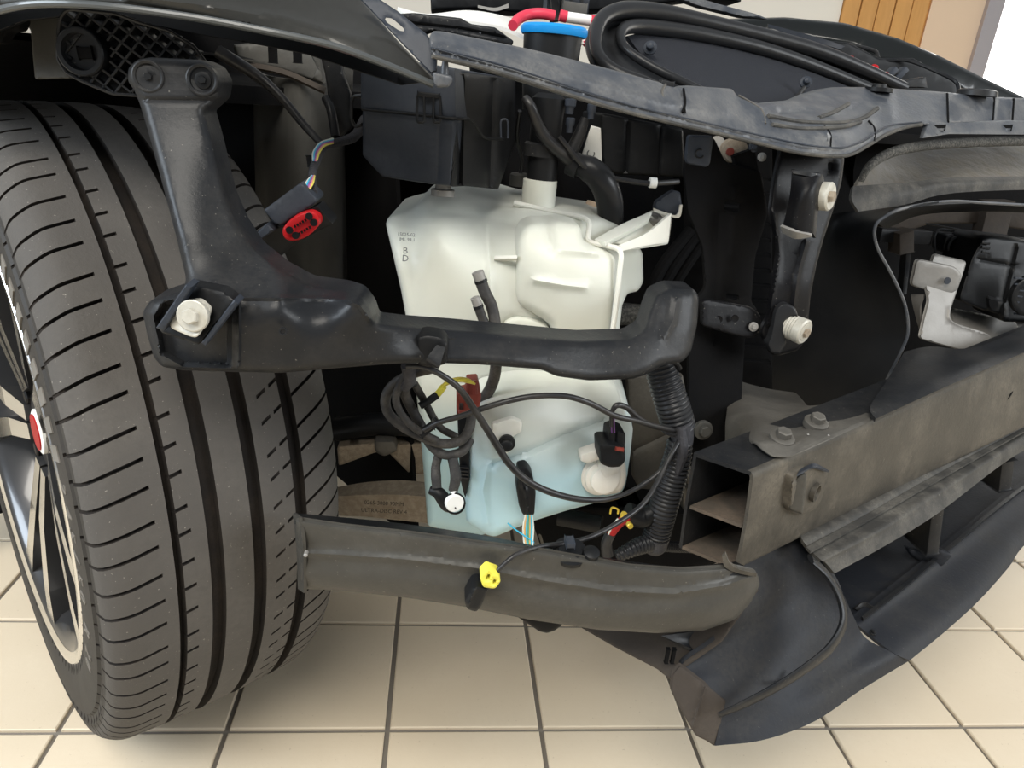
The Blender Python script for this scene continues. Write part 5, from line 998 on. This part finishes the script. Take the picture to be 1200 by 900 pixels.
    tube('tape_wrap', [(478, 428, .57), (480, 445, .575), (474, 455, .58)], [9, 8, 6], 'tape', t, 12)
    pbox('cable_tie', 494, 512, 508, 502, 5, .588, .016, 'plastic_clean', t, .001)
    tube('tie_tail', [(508, 502, .58), (514, 495, .58), (510, 490, .585)], 1.8, 'plastic_clean', t)
    t = thing('check_valve', P(520, 600, .60), 'black T-shaped valve with a white disc face hanging on two hoses', 'valve')
    tube('left_hose', [(515, 530, .612), (511, 545, .61), (511, 558, .605), (512, 572, .60)], [6, 6, 7, 6.5], 'dustcable', t, 12); tube('right_hose', [(528, 528, .612), (532, 545, .605), (534, 560, .60), (531, 575, .598)], [7, 7, 7.5, 6.5], 'dustcable', t, 12)
    tube('valve_body', [(504, 574, .603), (514, 578, .60), (524, 590, .598), (531, 592, .597)], [6, 9, 11, 11], 'plastic_clean', t, 16)
    d = lathe('white_disc', P(533, 590, .585), (.25, -1, .05), [(-.004, .0088), (.0, .0088), (.0012, .0080)], 'white', t, 28); lathe('disc_pin', P(533.5, 595, .583), (.25, -1, .05), [(0, .0008), (.001, .0008)], 'ink', d, 8)
    tube('white_nib', [(531, 576, .59), (532, 582, .588)], 4, 'white', t, 10); tube('disc_ring', [(533+11.5*math.cos(a), 590+11.8*math.sin(a), .588) for a in np.linspace(0, 2*math.pi, 13)], 1.6, 'plastic_clean', t, 8)
    t = thing('rust_red_connector', P(548, 500, .61), 'rust-red plastic connector block between the loom and the fluid chamber', 'connector')
    relief('connector_shell', [(535, 462), (546, 460), (547, 448), (560, 447), (564, 464), (560, 488), (535, 487)], [(545, 470, .617)], .02, 'brownred', t, rd=3, rn=2, step=5, holes=[[(538, 472), (543, 472), (543, 481), (538, 481)]])
    tube('neck', [(554, 446, .615), (554, 462, .612)], [5, 7], 'brownred', t); relief('black_tail', [(536, 488), (550, 488), (551, 560), (545, 585), (539, 560)], [(543, 520, .64)], .012, 'plastic_clean', t, rd=3, rn=2, step=6)
    for k in range(4): pbox('tail_rib', 538, 548+k*4, 549, 549+k*4, 2, .635, .004, 'cable', t, .0003)
    for k, m in enumerate(('wire_y', 'yellow', 'wire_y')): tube('yellow_wire', [(514, 458+k*2, .612), (522, 448+k*2, .607), (535, 443+k*2, .60), (548, 444+k*2, .60), (557, 450, .60)], 1.3, m, t, 6)
    tube('yellow_sleeve', [(512, 463, .612), (520, 453, .609)], 4.5, 'yellow', t, 10); tube('black_sleeve', [(492, 476, .605), (502, 470, .607), (512, 463, .611)], 5, 'plastic_clean', t, 10)
    t = thing('multi_wire_connector', P(618, 600, .60), 'slim black connector with a bundle of pale coloured wires below it', 'connector')
    relief('connector_shell', [(607, 549), (617, 547), (624, 556), (628, 576), (626, 604), (613, 604), (608, 592), (605, 572)], [(616, 575, .612)], .016, 'plastic_clean', t, rd=3, rn=3, step=5, emb=[([(611, 556), (612, 570)], 3, .003), ([(617, 575), (619, 600)], 3, .003)])
    for k, m in enumerate(('wire_w', 'wire_o', 'wire_b', 'wire_g', 'wire_o', 'wire_b', 'wire_w')): tube('coloured_wire', [(616+k*1.2, 602, .614), (613+k*2.0, 618, .606), (614+k*1.7, 634, .590), (616+k*1.4, 642, .58)], 1.3, m, t, 6)
    tube('stray_blue_wire', [(595, 613, .60), (606, 622, .597), (618, 630, .592), (626, 636, .588)], 1.0, 'wire_b', t, 6)

    # three thin cables
    tag(tube('hanging_cable', [(477, 429, .55), (495, 430, .545), (515, 438, .545), (538, 455, .55), (556, 480, .56), (577, 513, .57), (598, 545, .575), (622, 566, .58), (655, 580, .585), (690, 586, .59), (720, 583, .60), (750, 570, .61), (778, 548, .62), (796, 520, .635), (803, 505, .64)], [4, 4, 4.5, 5, 5, 4.5, 3.5, 3, 4], 'cable', None, 12, 9), 'long black cable sagging in a loop across the front of the reservoir', 'cable')
    tag(tube('bundled_cable', [(497, 504, .585), (515, 495, .58), (545, 486, .575), (580, 474, .57), (620, 465, .57), (660, 464, .575), (690, 472, .58), (720, 487, .59), (745, 493, .60), (770, 500, .615), (798, 506, .64)], [3.5, 4, 4, 4, 4, 3.6, 3.6], 'cable', None, 12, 9), 'black taped cable arching over the top of the fluid chamber', 'cable')
    tag(tube('branch_cable', [(716, 500, .60), (717, 484, .60), (723, 475, .60), (735, 478, .605), (748, 490, .61), (765, 499, .62), (797, 505, .64)], [2, 3, 4, 4, 4.5, 4, 3.5], 'cable', None, 12, 9), 'short twisted cable rising from the pump plug to the conduit', 'cable')
    tag(tube('probe_cable', [(800, 510, .635), (788, 530, .62), (772, 562, .60), (752, 592, .575), (720, 615, .55), (690, 630, .53), (660, 637, .51), (630, 641, .50), (605, 650, .49), (588, 664, .485), (580, 674, .484)], 3.6, 'cable', None, 12, 9), 'thin cable draped over the lower bar to the yellow clip', 'cable')
    t = thing('cable_grommet', P(668, 645, .50), 'round black cable clip pressed into the lower bar top', 'clip')
    lathe('clip_disc', P(668, 647, .505), (0, -.3, 1), [(-.002, .015), (.0015, .015), (.002, .011), (.004, .010)], 'plastic_clean', t, 28); pbox('clip_saddle', 664, 640, 674, 640, 8, .495, .012, 'slate', t, .001)
    lathe('small_clip', P(693, 648, .50), (0, -.3, 1), [(-.002, .007), (.0015, .007), (.003, .004)], 'plastic_clean', t, 18)
    t = thing('probe_plug', P(560, 715, .48), 'black plug with a yellow locking clip lying on the lower bar', 'plug')
    y = relief('yellow_clip', [(562, 676), (570, 668), (584, 673), (587, 681), (580, 690), (566, 688)], [(575, 680, .478)], .012, 'yellow', t, rd=3, rn=3, step=4, seg=4, holes=[[(571, 673), (575, 673), (573, 680), (569, 680)], [(578, 679), (582, 679), (581, 685), (577, 685)]])
    y['label'] = 'yellow locking clip'
    relief('plug_shell', [(544, 705), (553, 688), (560, 686), (572, 690), (564, 710), (558, 717), (548, 714)], [(558, 702, .480)], .016, 'plastic_clean', t, rd=4, rn=3, step=5, seg=4, emb=[([(557, 690), (549, 708)], 2, .002)])
    tube('plug_sleeve', [(566, 690, .485), (574, 684, .485)], 6, 'plastic', t)
    # pump plug
    t = thing('pump_plug', P(716, 548, .62), 'black two-part electrical plug on top of the pump with purple wires', 'plug')
    relief('lower_shell', [(702, 520), (712, 519), (732, 524), (733, 540), (727, 547), (715, 548), (703, 543)], [(717, 535, .612)], .026, 'plastic_clean', t, rd=4, rn=4, step=5)
    relief('upper_shell', [(713, 506), (722, 503), (733, 508), (732, 528), (722, 530), (711, 524)], [(722, 515, .620)], .022, 'plastic_clean', t, rd=3, rn=2, step=5, emb=[([(722, 506), (721, 524)], 2, -.002)])
    pbox('rust_lock', 722, 527, 731, 528, 4, .606, .004, 'brownred', t, .0005)
    for d, m in ((0, 'wire_p'), (3, 'wire_p'), (1.5, 'cable')): tube('plug_wire', [(717+d, 507, .62), (716.5+d, 495, .61), (717+d, 486, .603)], 1.1, m, t, 6)
    # corrugated conduit
    t = thing('corrugated_conduit', P(770, 640, .66), 'thick black corrugated cable conduit hanging beside the crash beam end', 'conduit')
    corr('upper_conduit', [(772, 425, .66), (779, 448, .655), (787, 472, .65), (793, 492, .648), (795, 502, .648)], [20, 22, 23, 23], 'conduit', .0045, .10, t)
    corr('lower_conduit', [(797, 516, .640), (793, 540, .64), (784, 570, .64), (776, 600, .64), (769, 630, .645)], [17, 20, 21, 20, 19], 'conduit', .0048, .10, t)
    tube('tape_wrap', [(795, 498, .645), (799, 508, .642), (800, 520, .640)], [22, 16, 14], 'tape', t, 16); tube('bottom_tape', [(769, 628, .645), (766, 640, .645), (764, 646, .645)], [20, 18, 12], 'tape', t, 16)
    corr('left_branch', [(762, 636, .64), (748, 640, .635), (735, 646, .63), (722, 652, .63)], [13, 13, 11, 9], 'conduit', .0042, .14, t); corr('right_branch', [(775, 640, .66), (795, 641, .68), (822, 642, .70)], [8, 8, 8], 'conduit', .0038, .14, t)
    tube('top_tie', [(765, 427, .64), (775, 423, .635), (790, 424, .635), (796, 432, .64)], 4, 'plastic_clean', t); tube('cable_end', [(798, 500, .632), (800, 530, .628), (792, 556, .630), (783, 575, .634)], [6, 8, 6, 3], 'tape', t, 10)
    t = thing('red_cable', P(720, 640, .62), 'red cable in black sleeve with brass coloured terminals near the conduit foot', 'cable')
    tube('red_core', [(716, 625, .62), (724, 615, .615), (734, 606, .61)], 6.5, 'red', t, 14); tube('black_sleeve', [(712, 650, .62), (711, 636, .62), (716, 625, .62)], [9, 8, 7.5], 'cable', t, 14)
    tube('brass_loop', [(715, 602, .60), (717, 595, .60), (724, 597, .60), (724, 602, .60)], 1.4, 'gold', t, 8); lathe('brass_terminal', P(737, 614, .60), (0, -1, .2), [(0, .0030), (.006, .0030), (.007, .0022)], 'gold', t, 14); lathe('brass_terminal', P(730, 605, .60), (.2, -.4, 1), [(0, .0034), (.004, .0034)], 'gold', t, 14)
    tube('silver_wire', [(713, 626, .61), (718, 616, .607), (724, 608, .605)], 1.3, 'wire_w', t, 6); tube('black_body', [(735, 600, .64), (752, 606, .64), (765, 600, .64)], [14, 16, 12], 'plastic_clean', t, 14)
make_wires()

# ------------------------------------------------------------ garage wall, door and window behind
def make_room():
    Y0 = 4.6
    def rect(name, x0, x1, z0, z1, y, m, th=.05, parent=None, kind=None):
        V = [(x0, y, z0), (x1, y, z0), (x1, y, z1), (x0, y, z1)]; V += [(a, y+th, c) for a, _, c in V]
        return link(name, V, [(0, 1, 2, 3), (7, 6, 5, 4), (0, 4, 5, 1), (1, 5, 6, 2), (2, 6, 7, 3), (3, 7, 4, 0)], m, parent, 0, kind=kind)
    xs = [float(P(x, 15, Y0)[0]) for x in (985, 1085, 1152)]
    wl = rect('wall_back', -6, xs[0], -.0045, 3, Y0, 'wall', kind='structure')
    dr = rect('door_1', xs[0], xs[1]+.02, 0, 2.2, Y0+.01, 'wood', .04, kind='structure')
    n = 5; w_ = (xs[1]-xs[0])/n
    for k in range(n):
        c = np.array([xs[0]+w_*(k+.5), Y0-.004-.004*(k % 2), 1.1]); box('plank', c, (1, 0, 0), (0, 0, 1), (0, 1, 0), (w_*.94, 2.18, .022), 'wood', dr, .004)
    rect('wall_right', xs[1]+.02, xs[2], -.0045, 3, Y0, 'beige', kind='structure')
    rect('trim_1', xs[2], xs[2]+.10, 0, 3, Y0-.03, 'strip', kind='structure')
    for nm, x in (('wall_left', -6.95), ('wall_side', 6.95)):
        V = [(x, -3, -.0045), (x, Y0, -.0045), (x, Y0, 3), (x, -3, 3)]; V += [(a+math.copysign(.05, x), b_, c) for a, b_, c in V]
        link(nm, V, [(0, 1, 2, 3), (7, 6, 5, 4), (0, 4, 5, 1), (1, 5, 6, 2), (2, 6, 7, 3), (3, 7, 4, 0)], 'wall', None, 0, kind='structure')
    wn = rect('window_1', xs[2]+.10, 7, .25, 2.6, Y0, 'daylight', .02, kind='structure')
    rect('window_frame', xs[2]+.10, 7, 2.6, 2.75, Y0-.03, 'white', .08, wn); rect('window_sill', xs[2]+.10, 7, .10, .25, Y0-.08, 'white', .12, wn)
make_room()
